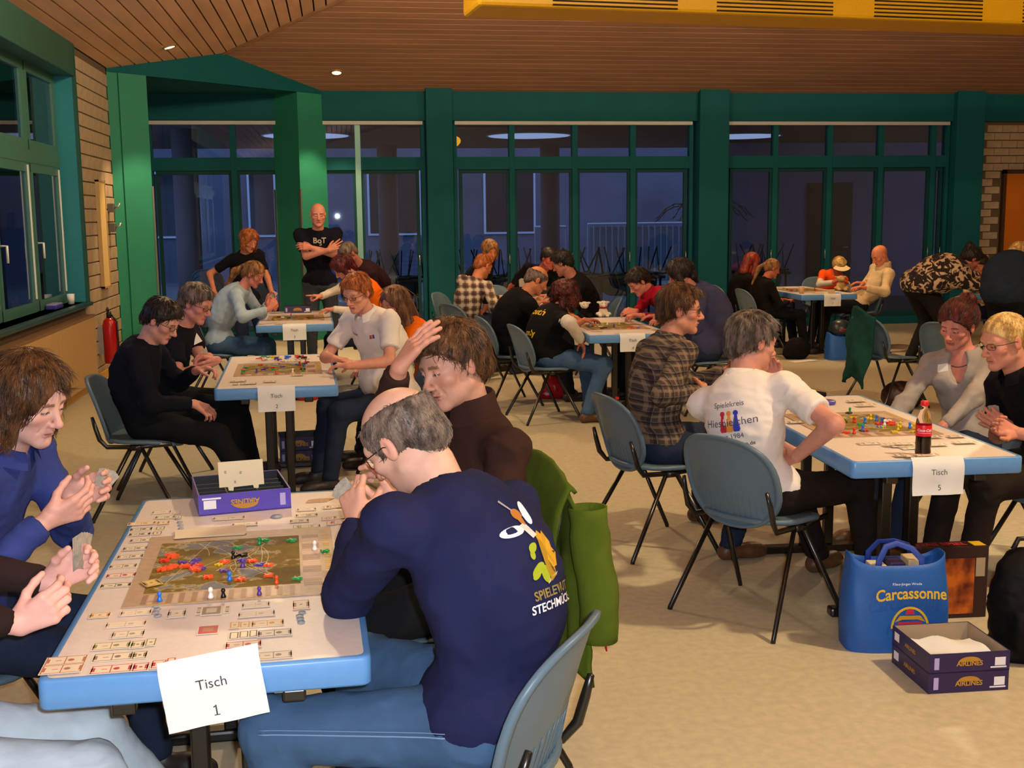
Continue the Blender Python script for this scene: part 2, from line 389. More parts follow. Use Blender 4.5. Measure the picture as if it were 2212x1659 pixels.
def hand_field(F, w, u, palm, side, s=1., curl=.5, spread=.0, thumb=.5, point=False, k0=.006):
    """wrist w, finger direction u, palm normal, side=+1 thumb lies on u x palm side"""
    u = _n(u); v = _n(palm-u*(np.asarray(palm) @ u)); t = np.cross(u, v)*side
    def P(a, b, c): return w+(u*a+t*b+v*c)*s
    for b0, b1 in ((.012, .030), (.004, .010), (-.004, -.010), (-.012, -.029)):
        F.cap(P(.005, b0, -.002), P(.082-.25*abs(b1-.008), b1, -.004), .0155*s, .0125*s, .012)
    F.ell(P(.030, .022, .008), np.array([.030, .016, .014])*s, np.stack([u, t, v], 1), .012)
    for i, (b, L) in enumerate(((.030, (.042, .026, .021)), (.010, (.046, .029, .022)), (-.010, (.043, .027, .021)), (-.029, (.034, .021, .019)))):
        p = P(.082-.25*abs(b-.008), b, -.004); cu = curl*(.75+.12*i); 
        if point and i == 0: cu = .06
        if point and i > 0: cu = 1.25
        a = cu*.65; fan = (b/.03)*spread
        for j, l in enumerate(L):
            d = _n(u*math.cos(a)+v*math.sin(a)+t*fan*.25); q = p+d*l*s; r = (.0092, .0082, .0074)[j]*s
            F.cap(p, q, r+.0006, r-.0004, k0); p = q; a += cu*(1.0, .75, .5)[j]
    p = P(.022, .028, .004); d = _n(u*.62+t*(.75-.5*thumb)+v*(.25+.5*thumb)); q = p+d*.038*s; F.cap(p, q, .0125*s, .0105*s, .010)
    d2 = _n(d+u*.35-t*.25*thumb+v*.2*thumb); r = q+d2*.030*s; F.cap(q, r, .0102*s, .0092*s, k0)
    d3 = _n(d2-t*.2*thumb+u*.1); F.cap(r, r+d3*.023*s, .0092*s, .0078*s, k0); return F
def tufts(V, N, flow, n, L, wd, lift, seed, wav=0., keep=None):
    """n thin tapered locks lying over a hair surface, following flow(p)->direction"""
    r = np.random.default_rng(seed); ids = r.integers(0, len(V), n); P = V[ids].copy(); NN = N[ids]; rows = []
    LL = L*(.6+.8*r.random(n)); jit = r.normal(0, .13, (n, 3)); WW = wd*(.6+.8*r.random(n)); ph = r.random(n)*6
    for j in range(4):
        d = flow(P)+jit; d = d-NN*(d*NN).sum(1)[:, None]*.9; d /= np.linalg.norm(d, axis=1)[:, None]+1e-9
        sd = np.cross(d, NN); sd /= np.linalg.norm(sd, axis=1)[:, None]+1e-9; w = (WW*(1, 1.1, .8, .12)[j])[:, None]
        off = NN*(lift*(0, .8, 1, .4)[j]*(.5+.5*np.sin(ph)))[:, None]+sd*(wav*np.sin(ph+j*2.2))[:, None]
        c = P+off; rows.append(np.stack([c+sd*w, c+NN*w*.7, c-sd*w, c-NN*w*.7], 1)); P = P+d*(LL/3)[:, None]
    A = np.stack(rows, 1)   # n,4rows,4pts
    if keep is not None: A = A[keep(A[:, 3].mean(1)) & keep(A[:, 2].mean(1))]; n = len(A)
    VV = A.reshape(-1, 3); b = (np.arange(n)*16)[:, None]; Q = []
    for j in range(3):
        for k in range(4): Q.append(np.stack([b[:, 0]+j*4+k, b[:, 0]+j*4+(k+1) % 4, b[:, 0]+j*4+4+(k+1) % 4, b[:, 0]+j*4+4+k], 1))
    return VV, np.concatenate(Q)
def make_hair(root, style, m, s, M, H, N0, lv, seed, neckdir=None, length=.25, flowside=0.):
    F = Field()
    def P(x, y, z): return H+M @ (np.array([x, y, z])*s)
    def E(c, r, kk=.01, sub=False): F.ell(P(*c), np.array(r)*s, M, kk*s, sub)
    def C(a, b, r1, r2, kk=.02, sub=False): F.cap(P(*a), P(*b), r1*s, r2*s, kk*s, sub)
    def cutp(pt, nr, rad=.4): F.cut(P(*pt), M @ _n(nr), H, rad)
    if style in ('short', 'crop', 'ring', 'mop'):
        t = dict(short=.013, crop=.005, ring=.006, mop=.024)[style]
        E((0, -.014, .034), (.076+t, .097+t, .085+t))
        if style == 'mop': E((0, .040, .082), (.064, .045, .036), .02)
        if style == 'short': E((0, .050, .082), (.055, .035, .030), .02)
        E((0, -.075, -.02), (.058+t*.6, .032+t, .050), .02)
        for sx in (-1, 1): C((sx*.073, .012, .03), (sx*.074, .020, -.012), .008+t*.35, .004, .012)
        hl = dict(short=.068, crop=.066, ring=.03, mop=.070)[style]
        cutp((0, .085, hl), (0, .66, -.75)); cutp((0, 0, -.066), (0, .1, -1))
        E((0, .075, -.055), (.085, .070, .075), .01, True)
        for sx in (-1, 1): E((sx*.088, -.004, -.018), (.014, .022, .036), .006, True)
        if style == 'ring': E((0, -.010, .118), (.078, .124, .088), .008, True)
    elif style in ('long', 'pony', 'bun', 'bob', 'curly'):
        t = dict(long=.015, pony=.009, bun=.017, bob=.020, curly=.03)[style]
        E((0, -.014, .034), (.076+t, .097+t, .085+t))
        if style == 'long':
            for sx in (-1, 1): C((sx*.066, .010, .03), (sx*.085, -.005, -.16), .034, .044); C((sx*.085, -.005, -.16), (sx*.085, .01-.02, -.10-length), .044, .026)
            C((0, -.085, .02), (0, -.10, -.16), .060, .062); C((0, -.10, -.16), (0, -.11, -.10-length), .062, .034)
        if style == 'bob':
            for sx in (-1, 1): C((sx*.070, .012, .03), (sx*.083, .02, -.085), .030, .022)
            C((0, -.080, .02), (0, -.085, -.075), .060, .040); C((-.040, .045, .085), (.040, .045, .085), .024, .024)
        if style == 'curly':
            rr = np.random.default_rng(seed)
            for i in range(26):
                a = rr.uniform(-2.4, 2.4); z = rr.uniform(-.17, .08); rd = .10-.12*max(z-.03, 0)
                if abs(a) < .75 and z < .06: continue
                C((math.sin(a)*rd, -.01+math.cos(a)*-rd*(-1 if abs(a) < 1.2 and False else 1), z), (math.sin(a)*rd*1.05, -.01-math.cos(a)*rd*1.05, z-.05), .036, .030, .012)
        if style == 'pony':
            E((0, -.118, .028), (.022, .020, .022)); q = P(0, -.125, .02); e1 = q+M @ np.array([0, -.05, -.08])*s; e2 = np.array([e1[0], e1[1], e1[2]])+M @ np.array([0, -.01, -length])*s
            F.cap(q, e1, .020*s, .030*s, .01); F.cap(e1, e2, .030*s, .012*s, .02)
        if style == 'bun':
            E((0, -.108, .092), (.052, .046, .048), .012); E((.02, -.12, .10), (.024, .02, .03), .01); E((-.03, -.10, .115), (.02, .02, .022), .01)
            E((0, -.075, -.02), (.055, .035, .050), .02)
        if style == 'pony': E((0, -.075, -.02), (.055, .035, .045), .02)
        E((0, .100, -.030), (.058, .085, .100), .012, True)
        if style in ('pony', 'bun'):
            cutp((0, .085, .062), (0, .70, -.70), .3 if style == 'bun' else .135); 
            for sx in (-1, 1): E((sx*.088, -.004, -.010), (.016, .022, .034), .006, True)
    h = (.0042, .006, .010)[lv]
    V, Q = F.mesh(h)
    if len(V) < 10: return None
    crown = P(0, -.045, .12); NN = vnormals(V, Q); Lc = (V-H) @ M/s
    up = M[:, 2]; fw = M[:, 1]; rt = M[:, 0]
    longy = style in ('long', 'pony', 'curly')
    def flow(p):
        d = p-crown; d /= np.linalg.norm(d, axis=1)[:, None]+1e-9
        loc = (p-H) @ M
        if longy: return d*.4+np.array([0, 0, -.9])+up*-.3
        if style == 'bun': q = P(0, -.105, .085)-p; return q/(np.linalg.norm(q, axis=1)[:, None]+1e-9)
        if style == 'mop': return d*.8+rt*flowside*.7+up*-.25
        return d*.9+up*-.35+rt*flowside*.5
    st = 1-np.abs(vnoise((V-H)*np.array([60, 60, 22])+seed))*2
    V = V+NN*(st*(.0035 if style not in ('crop', 'ring') else .0012))[:, None]
    if style == 'curly': V = V+NN*(vnoise(V*70)*.008)[:, None]
    n = {0: 2600, 1: 500, 2: 0}[lv]
    if style in ('crop',): n = int(n*.5)
    parts = [(V, Q)]
    if n:
        Lk = dict(short=.034, crop=.010, ring=.014, mop=.034, long=.10, pony=.06, bun=.05, bob=.045, curly=.05)[style]
        parts.append(tufts(V, NN, flow, n, Lk*s, (.0012, .0026)[lv]*s, dict(short=.003, crop=.001, ring=.0012, mop=.004, long=.006, pony=.004, bun=.008, bob=.003, curly=.014)[style]*s, seed, wav=.008 if style == 'curly' else .001, keep=lambda q: ~((((q-H) @ M/s)[:, 1] > .045) & (np.abs(((q-H) @ M/s)[:, 0]) < .064) & (((q-H) @ M/s)[:, 2] < (.058 if style != 'mop' else .050)))))
    o = 0; VV = []; QQ = []
    for v, q in parts: VV.append(v); QQ.append(q+o); o += len(v)
    return npmesh('hair', np.concatenate(VV), np.concatenate(QQ), m, root)
def glasses(root, s, M, H, m=None, tint=None, w=.021, hh=.014):
    mb = MB()
    def P(x, y, z): return H+M @ (np.array([x, y, z])*s)
    lens = MB()
    for sx in (-1, 1):
        pts = [P(sx*.031+w*math.copysign(abs(math.cos(a))**.7, math.cos(a)), .097-.10*abs(sx*.031+w*math.cos(a))**2/.03*1.6, -.001+hh*math.copysign(abs(math.sin(a))**.7, math.sin(a))) for a in np.linspace(0, 2*PI, 17)[:-1]]
        mb.tube(pts, .0012*s, 5, closed=True); mb.tube([P(sx*(.031+w), .088, .006), P(sx*.076, .06, .006), P(sx*.083, .0, .004), P(sx*.080, -.022, -.008)], .0014*s, 5)
        lens.add(pts, [tuple(range(16))])
    mb.tube([P(-.010, .099, .002), P(0, .102, .004), P(.010, .099, .002)], .0012*s, 5)
    g = mb.build('glasses', m or GLASSF, root); lens.build('lens', LENS, g); return g
PEOPLE = []
def person(label, hip, yaw, head, look, *, s=1., fat=0., lv=1, female=False, skin='d09a80', hair=('short', None), hairname=None,
           L=None, R=None, feet=None, top=None, bottom=None, sleeve='long', shoe=None, glass=False, collar=None, seed=1, chest_yaw=None,
           stand=False, slouch=.05, shape={}, hem=.10, shrug=(0, 0), group=None, legs=True, hl=.25, stubble=0, flowside=0., hipw=1., mouth=0, shut=False, lipcol=None, headscale=1., knee_pole=None, bust=0.):
    hip = np.array(hip, float); H = np.array(head, float); M = head_axes(*look); hs = s*headscale*(.95 if female else 1.)
    root = empty('person', (hip[0], hip[1], 0), 0, label, 'person', group)
    seatz = hip[2]
    cy = yaw if chest_yaw is None else chest_yaw
    f = np.array([math.cos(yaw), math.sin(yaw), 0]); r = np.array([math.sin(yaw), -math.cos(yaw), 0])
    cf = np.array([math.cos(cy), math.sin(cy), 0]); cr = np.array([math.sin(cy), -math.cos(cy), 0])
    nk = H+M @ (np.array([0, -.028, -.085])*hs)                    # top of neck
    d = _n(nk-hip); N = nk-_n(_n(nk-hip)*.6+np.array([0, 0, .5])+M[:, 2]*.3)*.075*s - cf*.018*s    # base of neck (C7)
    sp = N-hip; spl = np.linalg.norm(sp); sd = sp/spl; back = -cf if abs(sd[2]) > .25 else np.array([0, 0, 1.])
    back = _n(back-sd*(back @ sd)); fwd = -back; crr = _n(np.cross(fwd, sd)) ; 
    if crr @ cr < 0: crr = -crr
    crr = _n(crr*.35+cr*.65); crr = _n(crr-sd*(crr @ sd)); fwd2 = np.cross(sd, crr); fwd2 = fwd2 if fwd2 @ fwd > 0 else -fwd2
    mid = hip+sp*.5+back*slouch; ch = hip+sp*.74+back*slouch*.75; TM = np.stack([crr, fwd2, sd], 1)
    d2 = _n(N-mid); TC = np.stack([crr, _n(np.cross(d2, crr)) if np.cross(d2, crr) @ fwd > 0 else -_n(np.cross(d2, crr)), d2], 1)
    PM = np.stack([r, f, np.array([0, 0, 1.])], 1)
    sw = (.160 if female else .185)*s*(1+fat*.25)
    sh = {sx: N-d2*.055*s+crr*sw*sx+np.array([0, 0, shrug[0 if sx < 0 else 1]]) for sx in (-1, 1)}
    fem = -.012 if female else 0
    hh = {}; arms = {}
    for sx, spec in ((-1, L), (1, R)):
        if spec is None: spec = dict(at=hip+f*.28*s+r*.12*s*sx+np.array([0, 0, .12]))
        w = np.array(spec['at'], float); pole = np.array(spec.get('pole', tuple(crr*sx*.8-fwd2*.3+np.array([0, 0, -.8]))), float)
        el, w = ik(sh[sx], w, .285*s, .255*s, pole); arms[sx] = (sh[sx], el, w)
        hh[sx] = (w, np.array(spec.get('dir', tuple(_n(w-el)))), np.array(spec.get('palm', (0, 0, -1)), float), spec)
    lg = {}
    for sx in (-1, 1):
        hp = hip+r*.088*s*sx*hipw
        if feet and feet[0 if sx < 0 else 1] is not None: an = np.array(feet[0 if sx < 0 else 1], float)
        elif stand: an = hip*np.array([1, 1, 0])+r*.11*sx*s+np.array([0, 0, .09])
        else: an = hip*np.array([1, 1, 0])+f*.50*s+r*.14*sx*s+np.array([0, 0, .09])
        pl = (f*1.+np.array([0, 0, .8])+r*sx*.15) if knee_pole is None else np.array(knee_pole[0 if sx < 0 else 1], float)
        kn, an2 = ik(hp, an, .43*s, .415*s, pl)
        if an2[2] < .07: an2[2] = .07
        lg[sx] = (hp, kn, an2)
    ft = 1+fat
    ls = (.010, .016, .022)[lv]; hd = (.0034, .0055, .009)[lv]; hn = (.0031, .0046, .008)[lv]
    shrink = .012
    # ---- body: one continuous figure
    B = Field(); B.ell(ch, np.array([.150*s+fem, .100*s, .160*s])*ft**.5-shrink, TC, .03); B.ell(mid, np.array([.135*s, .10*s, .15*s])*ft**.6-shrink, TM, .05)
    B.ell(hip+np.array([0, 0, .02]), np.array([.150, .10, .10])*s-shrink, PM, .04); B.cap(N-d2*.05, nk, .056*s, .048*s if female else .054*s, .03)
    for sx in (-1, 1):
        a, e, w = arms[sx]; B.cap(N-d2*.045*s, a, .05*s, .045*s, .03)
        t = 1+.35*fat-(.12 if female else 0)
        short = sleeve in ('short', 'none', '34')
        B.cap(a, e, (.048*t*s)-.006, .038*t*s-(0 if short else .006), .02); B.cap(e, w, .041*t*s-(0 if short else .008), .026*t*s-(0 if short else .004), .015)
        if legs:
            hp, kn, an = lg[sx]; B.cap(hp, kn, .080*s*ft**.5-shrink, .055*s-shrink, .04); B.cap(kn, an, .052*s-shrink, .036*s-.006, .02)
    V, Q = B.mesh(ls); parts = [(V, Q)]; cols = [np.tile(np.array(lin(skin)[:3]), (len(V), 1))]
    HF = head_field(hs, M, H, N-d2*.03*s, female, lv < 2, mouth_open=mouth, shut=shut); V, Q = HF.mesh(hd); parts.append((V, Q))
    hcol = hairname[1] if hairname else '3a2a1c'
    cols.append(paint_head(V, hs, M, H, skin, hcol, lips=lipcol, stubble=stubble, female=female))
    for sx in (-1, 1):
        w, u, pm, spec = hh[sx]
        if spec.get('hide'): continue
        G = Field(); e = arms[sx][1]; G.cap(w-_n(w-e)*.05, w, .027*s, .024*s, .012)
        hand_field(G, w, u, pm, spec.get('side', sx), s*(.88 if female else .98), spec.get('curl', .45), spec.get('spread', .2), spec.get('thumb', .5), spec.get('point', False))
        V, Q = G.mesh(hn); parts.append((V, Q)); c = np.tile(np.array(lin(skin)[:3]), (len(V), 1)); cols.append(c*np.array([1.02, .93, .9]))
    o = 0; VV = []; QQ = []
    for v, q in parts: VV.append(v); QQ.append(q+o); o += len(v)
    body = npmesh('body', np.concatenate(VV), np.concatenate(QQ), SKIN, root, np.concatenate(cols))
    # ---- shirt
    T = Field(); ez = .010
    T.ell(ch, np.array([.158*s+fem, .108*s, .165*s])*ft**.6+ez, TC, .03); T.ell(mid, np.array([.142*s, .112*s, .17*s])*ft+ez, TM, .06)
    T.ell(hip+np.array([0, 0, .035]), np.array([.162*hipw, .118, .105])*s*ft**.8+ez, PM, .06)
    if fat > .19: T.ell(hip+sp*.30+fwd2*.05, np.array([.15, .13, .13])*s*ft**.8, TM, .06)
    if bust:
        for sx in (-1, 1): T.ell(ch+fwd2*.085*s+crr*.07*sx*s-d2*.02, np.array([.058, .05, .055])*bust, TC, .03)
    T.cap(N-d2*.05*s, N-d2*.005, .075*s, .064*s, .04)
    spots = [(mid, .16), (hip, .14)]
    for sx in (-1, 1):
        a, e, w = arms[sx]; T.cap(N-d2*.055*s, a, .058*s, .060*s*ft**.4, .04); t = (1+.65*fat)*(.88 if female else 1)
        if sleeve == 'long': 
            T.cap(a, e, .060*s*t, .050*s*t, .03); wc = w+_n(e-w)*.02; T.cap(e, wc, .050*s*t, .037*s*t, .025); T.cut(wc, wc-e, wc, .055); 
        elif sleeve == '34':
            wc = e+(w-e)*.55; T.cap(a, e, .060*s*t, .050*s*t, .03); T.cap(e, wc, .050*s*t, .044*s*t, .025); T.cut(wc, wc-e, wc, .055)
        elif sleeve == 'short':
            wc = a+(e-a)*.74; T.cap(a, wc, .062*s*t, .060*s*t, .03); T.cut(wc-(e-a)*.05, e-a, wc, .080*t)
        spots += [(e, .10), (a, .10)]
    T.cut(hip-np.array([0, 0, hem-.03]), (0, 0, -1), hip, .5)
    T.cut(N+d2*.012, d2, N+d2*.05, .085*s)
    if collar == 'v': T.ell(N+fwd2*.095*s-d2*.05*s, np.array([.045, .07, .11])*s, TC, .01, True)
    V, Q = T.mesh(ls); V = wrinkle(V, Q, .0115*s if lv < 2 else .010, spots, seed)
    shirt = npmesh(shape.get('top_name', 'shirt'), V, Q, top, root)
    # ---- trousers + shoes
    if legs:
        G = Field(); G.ell(hip+np.array([0, 0, .0]), np.array([.158*hipw, .115, .10])*s*ft**.6+.004, PM, .04)
        sps = [(hip, .15)]
        for sx in (-1, 1):
            hp, kn, an = lg[sx]; G.cap(hp, kn, .088*s*ft**.6, .066*s*ft**.4, .05); G.cap(kn, an+np.array([0, 0, -.01]), .064*s*ft**.3, .052*s, .03); G.cut(an-np.array([0, 0, .02]), (0, 0, -1), an, .10); sps += [(kn, .12), (an, .10)]
        V, Q = G.mesh(ls); V = wrinkle(V, Q, .008*s, sps, seed+5); trousers = npmesh('trousers', V, Q, bottom, root)
        for sx in (-1, 1):
            hp, kn, an = lg[sx]; fd = (f if shape.get('footdir') is None else _n(shape['footdir'][0 if sx < 0 else 1]))
            z0 = an[2]-.085; S = Field(); S.cap(an+np.array([0, 0, -.01]), an-np.array([0, 0, .045])-fd*.02, .040*s, .038*s, .02)
            S.cap(an-np.array([0, 0, .05])-fd*.03*s, an-np.array([0, 0, .052])+fd*.13*s, .036*s, .038*s, .02); S.cap(an-np.array([0, 0, .056])+fd*.10*s, an-np.array([0, 0, .060])+fd*.165*s, .040*s, .030*s, .02)
            S.cut((an[0], an[1], z0), (0, 0, -1), an, .4); V, Q = S.mesh((.008, .011, .018)[lv]); npmesh('shoe', V, Q, shoe or SHOE, root)
    # ---- hair, glasses, eyes, collar
    hm = hairm(*hairname) if hairname else None
    if hair and hair != 'none': make_hair(root, hair, hm, hs, M, H, N, lv, seed, length=hl, flowside=flowside)
    if glass: glasses(root, hs, M, H)
    if lv == 0 and not shut:
        for sx in (-1, 1):
            c = H+M @ (np.array([sx*.031, .0745, .001])*hs); mb = MB(); mb.lathe([(.0005, .0122), (.005, .0113), (.009, .0082), (.0120, .003), (.0120, -.003), (.008, -.009)], seg=14, M=Matrix.Identity(4))
            q = np.stack([M[:, 0], -M[:, 2], M[:, 1]], 1); tilt = rot(M[:, 0], -.25); q = tilt @ q
            mt = Matrix([[q[i][0]*hs, q[i][1]*hs, q[i][2]*hs, c[i]] for i in range(3)]+[[0, 0, 0, 1]])
            mb.v = [np.array([(mt @ Vector(p))[:] for p in mb.v[0]])]
            for qi in range(14): mb.m[qi] = 1
            mb.m[-2] = 1
            mb.build('eye', [EYEW, IRIS], root)
    if collar in ('polo', 'shirt', 'zip', 'crew'):
        hgt = dict(polo=.038, shirt=.042, zip=.060, crew=.018)[collar]*s; gap = dict(polo=.45, shirt=.35, zip=.10, crew=0)[collar]; rows = []
        up = _n(d2*.5+M[:, 2]*.4+np.array([0, 0, .3])); fx = _n(fwd2-up*(fwd2 @ up)); rx = np.cross(fx, up); R0 = .066*s if not female else .060*s
        cc = N+d2*.004+fx*.006
        prof = [(R0+.012, -.016), (R0+.002, hgt*.5), (R0-.002, hgt), (R0+.002, hgt*1.04), (R0+.008, hgt*.9)]
        if collar in ('polo', 'shirt'): prof += [(R0+.020, hgt*.25), (R0+.026, -.006)]
        elif collar == 'zip': prof += [(R0+.010, hgt*.4), (R0+.018, -.01)]
        else: prof += [(R0+.014, 0)]
        n = 40
        for (rr, z) in prof:
            row = []
            for i in range(n+1):
                a = gap+(2*PI-2*gap)*i/n
                dz = -.25*(math.cos(a)*.5+.5)**2*.09*s*(1 if collar != 'zip' else .5)
                row.append(cc+fx*math.cos(a)*rr*1.06+rx*math.sin(a)*rr+up*(z+dz))
            rows.append(row)
        MB().grid(np.array(rows)).build('collar', shape.get('collar_mat', top), root)
    info = dict(root=root, shirt=shirt, N=N, ch=ch, TM=TC, H=H, M=M, arms=arms, hip=hip, lg=lg, fwd=fwd2, right=crr, up=d2, hands=hh)
    PEOPLE.append(info); return info
def project_print(info, name, shapes, origin, x, y, nrm, m, part='shirt', off=.003):
    """lay flat print geometry onto the cloth: each vertex dropped along the print's normal on the garment"""
    me = info[part].data; n = len(me.vertices); co = np.empty(n*3, np.float32); me.vertices.foreach_get('co', co); co = co.reshape(-1, 3)
    bvh = info.get('bvh_'+part)
    if bvh is None:
        pol = [tuple(p.vertices) for p in me.polygons]; bvh = BVHTree.FromPolygons([tuple(map(float, c)) for c in co], pol); info['bvh_'+part] = bvh
    M = frame_M(origin, x, y); nn = Vector([float(t) for t in nrm]).normalized(); mb = MB()
    for v, f in shapes:
        vv = []; last = None
        for p in v:
            w = M @ Vector((p[0], p[1], 0)); hit = bvh.ray_cast(w+nn*.25, -nn, .6)
            q = hit[0]+nn*off if hit[0] is not None else w
            vv.append(q[:])
        mb.add(vv, f)
    return mb.build(name, m, info[part])
# ------------------------------------------------------------------ setting
GREEN = mat('green_frame_paint', '085058', rough=.7, spec=.2, var=.06, scale=3, bump=.05)
GREEN2 = mat('green_pillar_plaster', '1c7862', rough=.6, var=.06, scale=4, bump=.15)
FLOOR = mat('linoleum', 'bcb294', rough=.42, var=.10, scale=26, bump=.04, bscale=90, spec=.35)
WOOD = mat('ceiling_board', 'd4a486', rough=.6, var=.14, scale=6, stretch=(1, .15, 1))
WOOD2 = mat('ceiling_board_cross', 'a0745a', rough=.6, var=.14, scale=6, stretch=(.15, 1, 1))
GAP = mat('ceiling_joint', '2a1a12', rough=.9)
BRICK = mat('pale_brick', '9c8870', rough=.85, var=.12, scale=8, bump=.5, bscale=60); MORTAR = mat('mortar', '5c4a38', rough=.95)
PLASTER = mat('plain_plaster', 'b09a80', rough=.9, var=.05); STEEL = mat('brushed_steel', 'b8bcc0', rough=.3, metal=.9)
RAIL = mat('pale_blind_rail', 'b4b4b4', rough=.4); WHITE = mat('white_plastic', 'e0e0dc', rough=.4); BLACK = mat('black_plastic', '141416', rough=.4)
def glassm(name, col, k):
    m = bpy.data.materials.new(name); m.use_nodes = True; nt = m.node_tree; n = nt.nodes; L = nt.links; n.remove(n['Principled BSDF'])
    t = n.new('ShaderNodeBsdfTransparent'); t.inputs[0].default_value = lin(col); g = n.new('ShaderNodeBsdfGlossy'); g.inputs['Roughness'].default_value = .012; g.inputs[0].default_value = (.9, .95, 1, 1)
    fr = n.new('ShaderNodeFresnel'); fr.inputs[0].default_value = 1.5; mu = mathn(n, L, 'MULTIPLY', fr.outputs[0], k); mx = n.new('ShaderNodeMixShader')
    L.new(mu, mx.inputs[0]); L.new(t.outputs[0], mx.inputs[1]); L.new(g.outputs[0], mx.inputs[2]); L.new(mx.outputs[0], n['Material Output'].inputs[0]); return m
GLASS = glassm('window_glass', 'd8e4ec', 1.25)
def st(name, mb, m, parent=None, **kw): return mb.build(name, m, parent, **({} if parent else dict(kind='structure')), **kw)
st('floor', MB().box(-3, 14.2, -5.2, 17.2, -.1, 0), FLOOR)
# ceiling: two board slopes meeting at a hip over the back left corner
ceil = empty('ceiling', (0, 0, HE), kind='structure')
def inv(o): o.matrix_parent_inverse = Matrix.Translation((0, 0, -HE)); return o
ZT = 6.66; bk = MB()
bk.add([(XL-.4, YB+.4, HE+.04-.112), (14.2, YB+.4, HE+.04-.112), (14.2, YB-(ZT-HE)/SL, ZT+.04), (XL+(ZT-HE)/SL, YB-(ZT-HE)/SL, ZT+.04)], [(0, 1, 2, 3)])
bk.add([(XL-.4, YB+.4, HE+.04-.112), (XL+(ZT-HE)/SL, YB-(ZT-HE)/SL, ZT+.04), (XL+(ZT-HE)/SL, -5.2, ZT+.04), (XL-.4, -5.2, HE+.04-.112)], [(0, 1, 2, 3)])
bk.box(XL+(ZT-HE)/SL-.1, 14.2, -5.2, YB-(ZT-HE)/SL+.1, ZT+.04, ZT+.1)
inv(bk.build('backing', GAP, ceil))
PW = .14; q = math.atan(SL)
for i in range(int((ZT-HE)/SL/PW)):
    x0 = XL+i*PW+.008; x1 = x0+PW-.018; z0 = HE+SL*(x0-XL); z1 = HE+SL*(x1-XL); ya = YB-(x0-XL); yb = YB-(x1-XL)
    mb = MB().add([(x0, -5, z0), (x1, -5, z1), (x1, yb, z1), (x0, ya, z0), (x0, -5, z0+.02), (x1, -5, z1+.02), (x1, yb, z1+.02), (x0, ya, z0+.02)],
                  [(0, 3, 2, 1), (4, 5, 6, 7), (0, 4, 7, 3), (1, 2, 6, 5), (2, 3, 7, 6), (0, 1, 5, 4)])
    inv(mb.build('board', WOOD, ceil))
    y0 = YB-i*PW-.008; y1 = y0-PW+.018; z0 = HE+SL*(YB-y0); z1 = HE+SL*(YB-y1); xa = XL+(YB-y0); xb = XL+(YB-y1)
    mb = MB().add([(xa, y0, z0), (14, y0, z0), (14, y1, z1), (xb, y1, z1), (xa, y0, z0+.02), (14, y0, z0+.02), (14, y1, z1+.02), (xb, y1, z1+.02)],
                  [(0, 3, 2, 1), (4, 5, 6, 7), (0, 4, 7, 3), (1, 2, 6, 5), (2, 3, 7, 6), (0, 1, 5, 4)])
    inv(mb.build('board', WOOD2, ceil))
hp = MB(); L0 = (XL, YB, HE); n = (ZT-HE)/SL
hp.tube([(XL+.2, YB-.2, HE+.2*SL-.006), (XL+n, YB-n, ZT-.006)], .022, 4); inv(hp.build('hip_strip', WOOD, ceil))
# left wall: blocks between window and corner portal
wl = empty('wall_left', (XL, 10, 0), kind='structure')
def invo(o, p): o.matrix_parent_inverse = Matrix.Translation(-p.location); return o
WY = 12.25
mb = MB().box(XL-.3, XL-.012, WY, YB+.3, 0, HE+.3).box(XL-.3, XL-.012, -5, WY, 0, .88).box(XL-.3, XL-.012, -5, 5.6, .88, HE+.2)
invo(mb.build('mortar_face', MORTAR, wl), wl)
bm_ = MB().box(-.024, .012, 0, .292, 0, .128, bev=.006).build('brick', BRICK, wl); bd = bm_.data; first = True
ch_, bl = .14, .30
for r_ in range(int(HE/ch_)+1):
    for c_ in range(8):
        y = WY+.01+c_*bl-(bl/2 if r_ % 2 else 0)
        if y < WY-.01 or y+bl > 14.12+.15: 
            if not (y < WY-.01): continue
            sc = (y+bl-WY)/bl; y = WY+.005
        else: sc = 1
        z = r_*ch_+.006
        if z+.128 > HE: continue
        o = bm_ if first else bpy.data.objects.new('brick', bd); first = False
        put(o, wl); o.location = (XL-.012+rng.uniform(-.002, .002), y, z); o.scale = (1, sc, 1); o.matrix_parent_inverse = Matrix.Translation(-wl.location)
# right brick pier of the back wall with orange door
wb = empty('wall_back', (4, YB, 0), kind='structure')
GY = YB+.06
mb = MB(); mb.box(XL, 14, YB-.04, YB+.3, 3.04, HE+.25)
invo(mb.build('header_beam', GREEN, wb), wb)
for (a, b) in ((1.29, 1.66), (5.25, 5.69), (9.24, 9.69)):
    invo(MB().box(a, b, YB-.16, YB+.28, 0, HE+.06, bev=.008).build('column', GREEN, wb), wb)
invo(MB().box(9.69, 14, YB+.012, YB+.3, 0, 3.04).build('mortar_face', MORTAR, wb), wb)
br = MB().box(0, .242, -.012, .02, 0, .105, bev=.005).build('brick', BRICK, wb); first = True
for r_ in range(26):
    for c_ in range(9):
        x = 9.70+c_*.25-(.125 if r_ % 2 else 0)
        if x < 9.69: continue
        z = r_*.115+.005
        if x+.25 > 10.1 and z < 2.30: continue
        o = br if first else bpy.data.objects.new('brick', br.data); first = False
        put(o, wb); o.location = (x, YB+rng.uniform(-.002, .002), z); o.matrix_parent_inverse = Matrix.Translation(-wb.location)
d = empty('door_1', (10.7, YB, 0), kind='structure')
OR = mat('orange_door', 'b86408', rough=.5, var=.05)
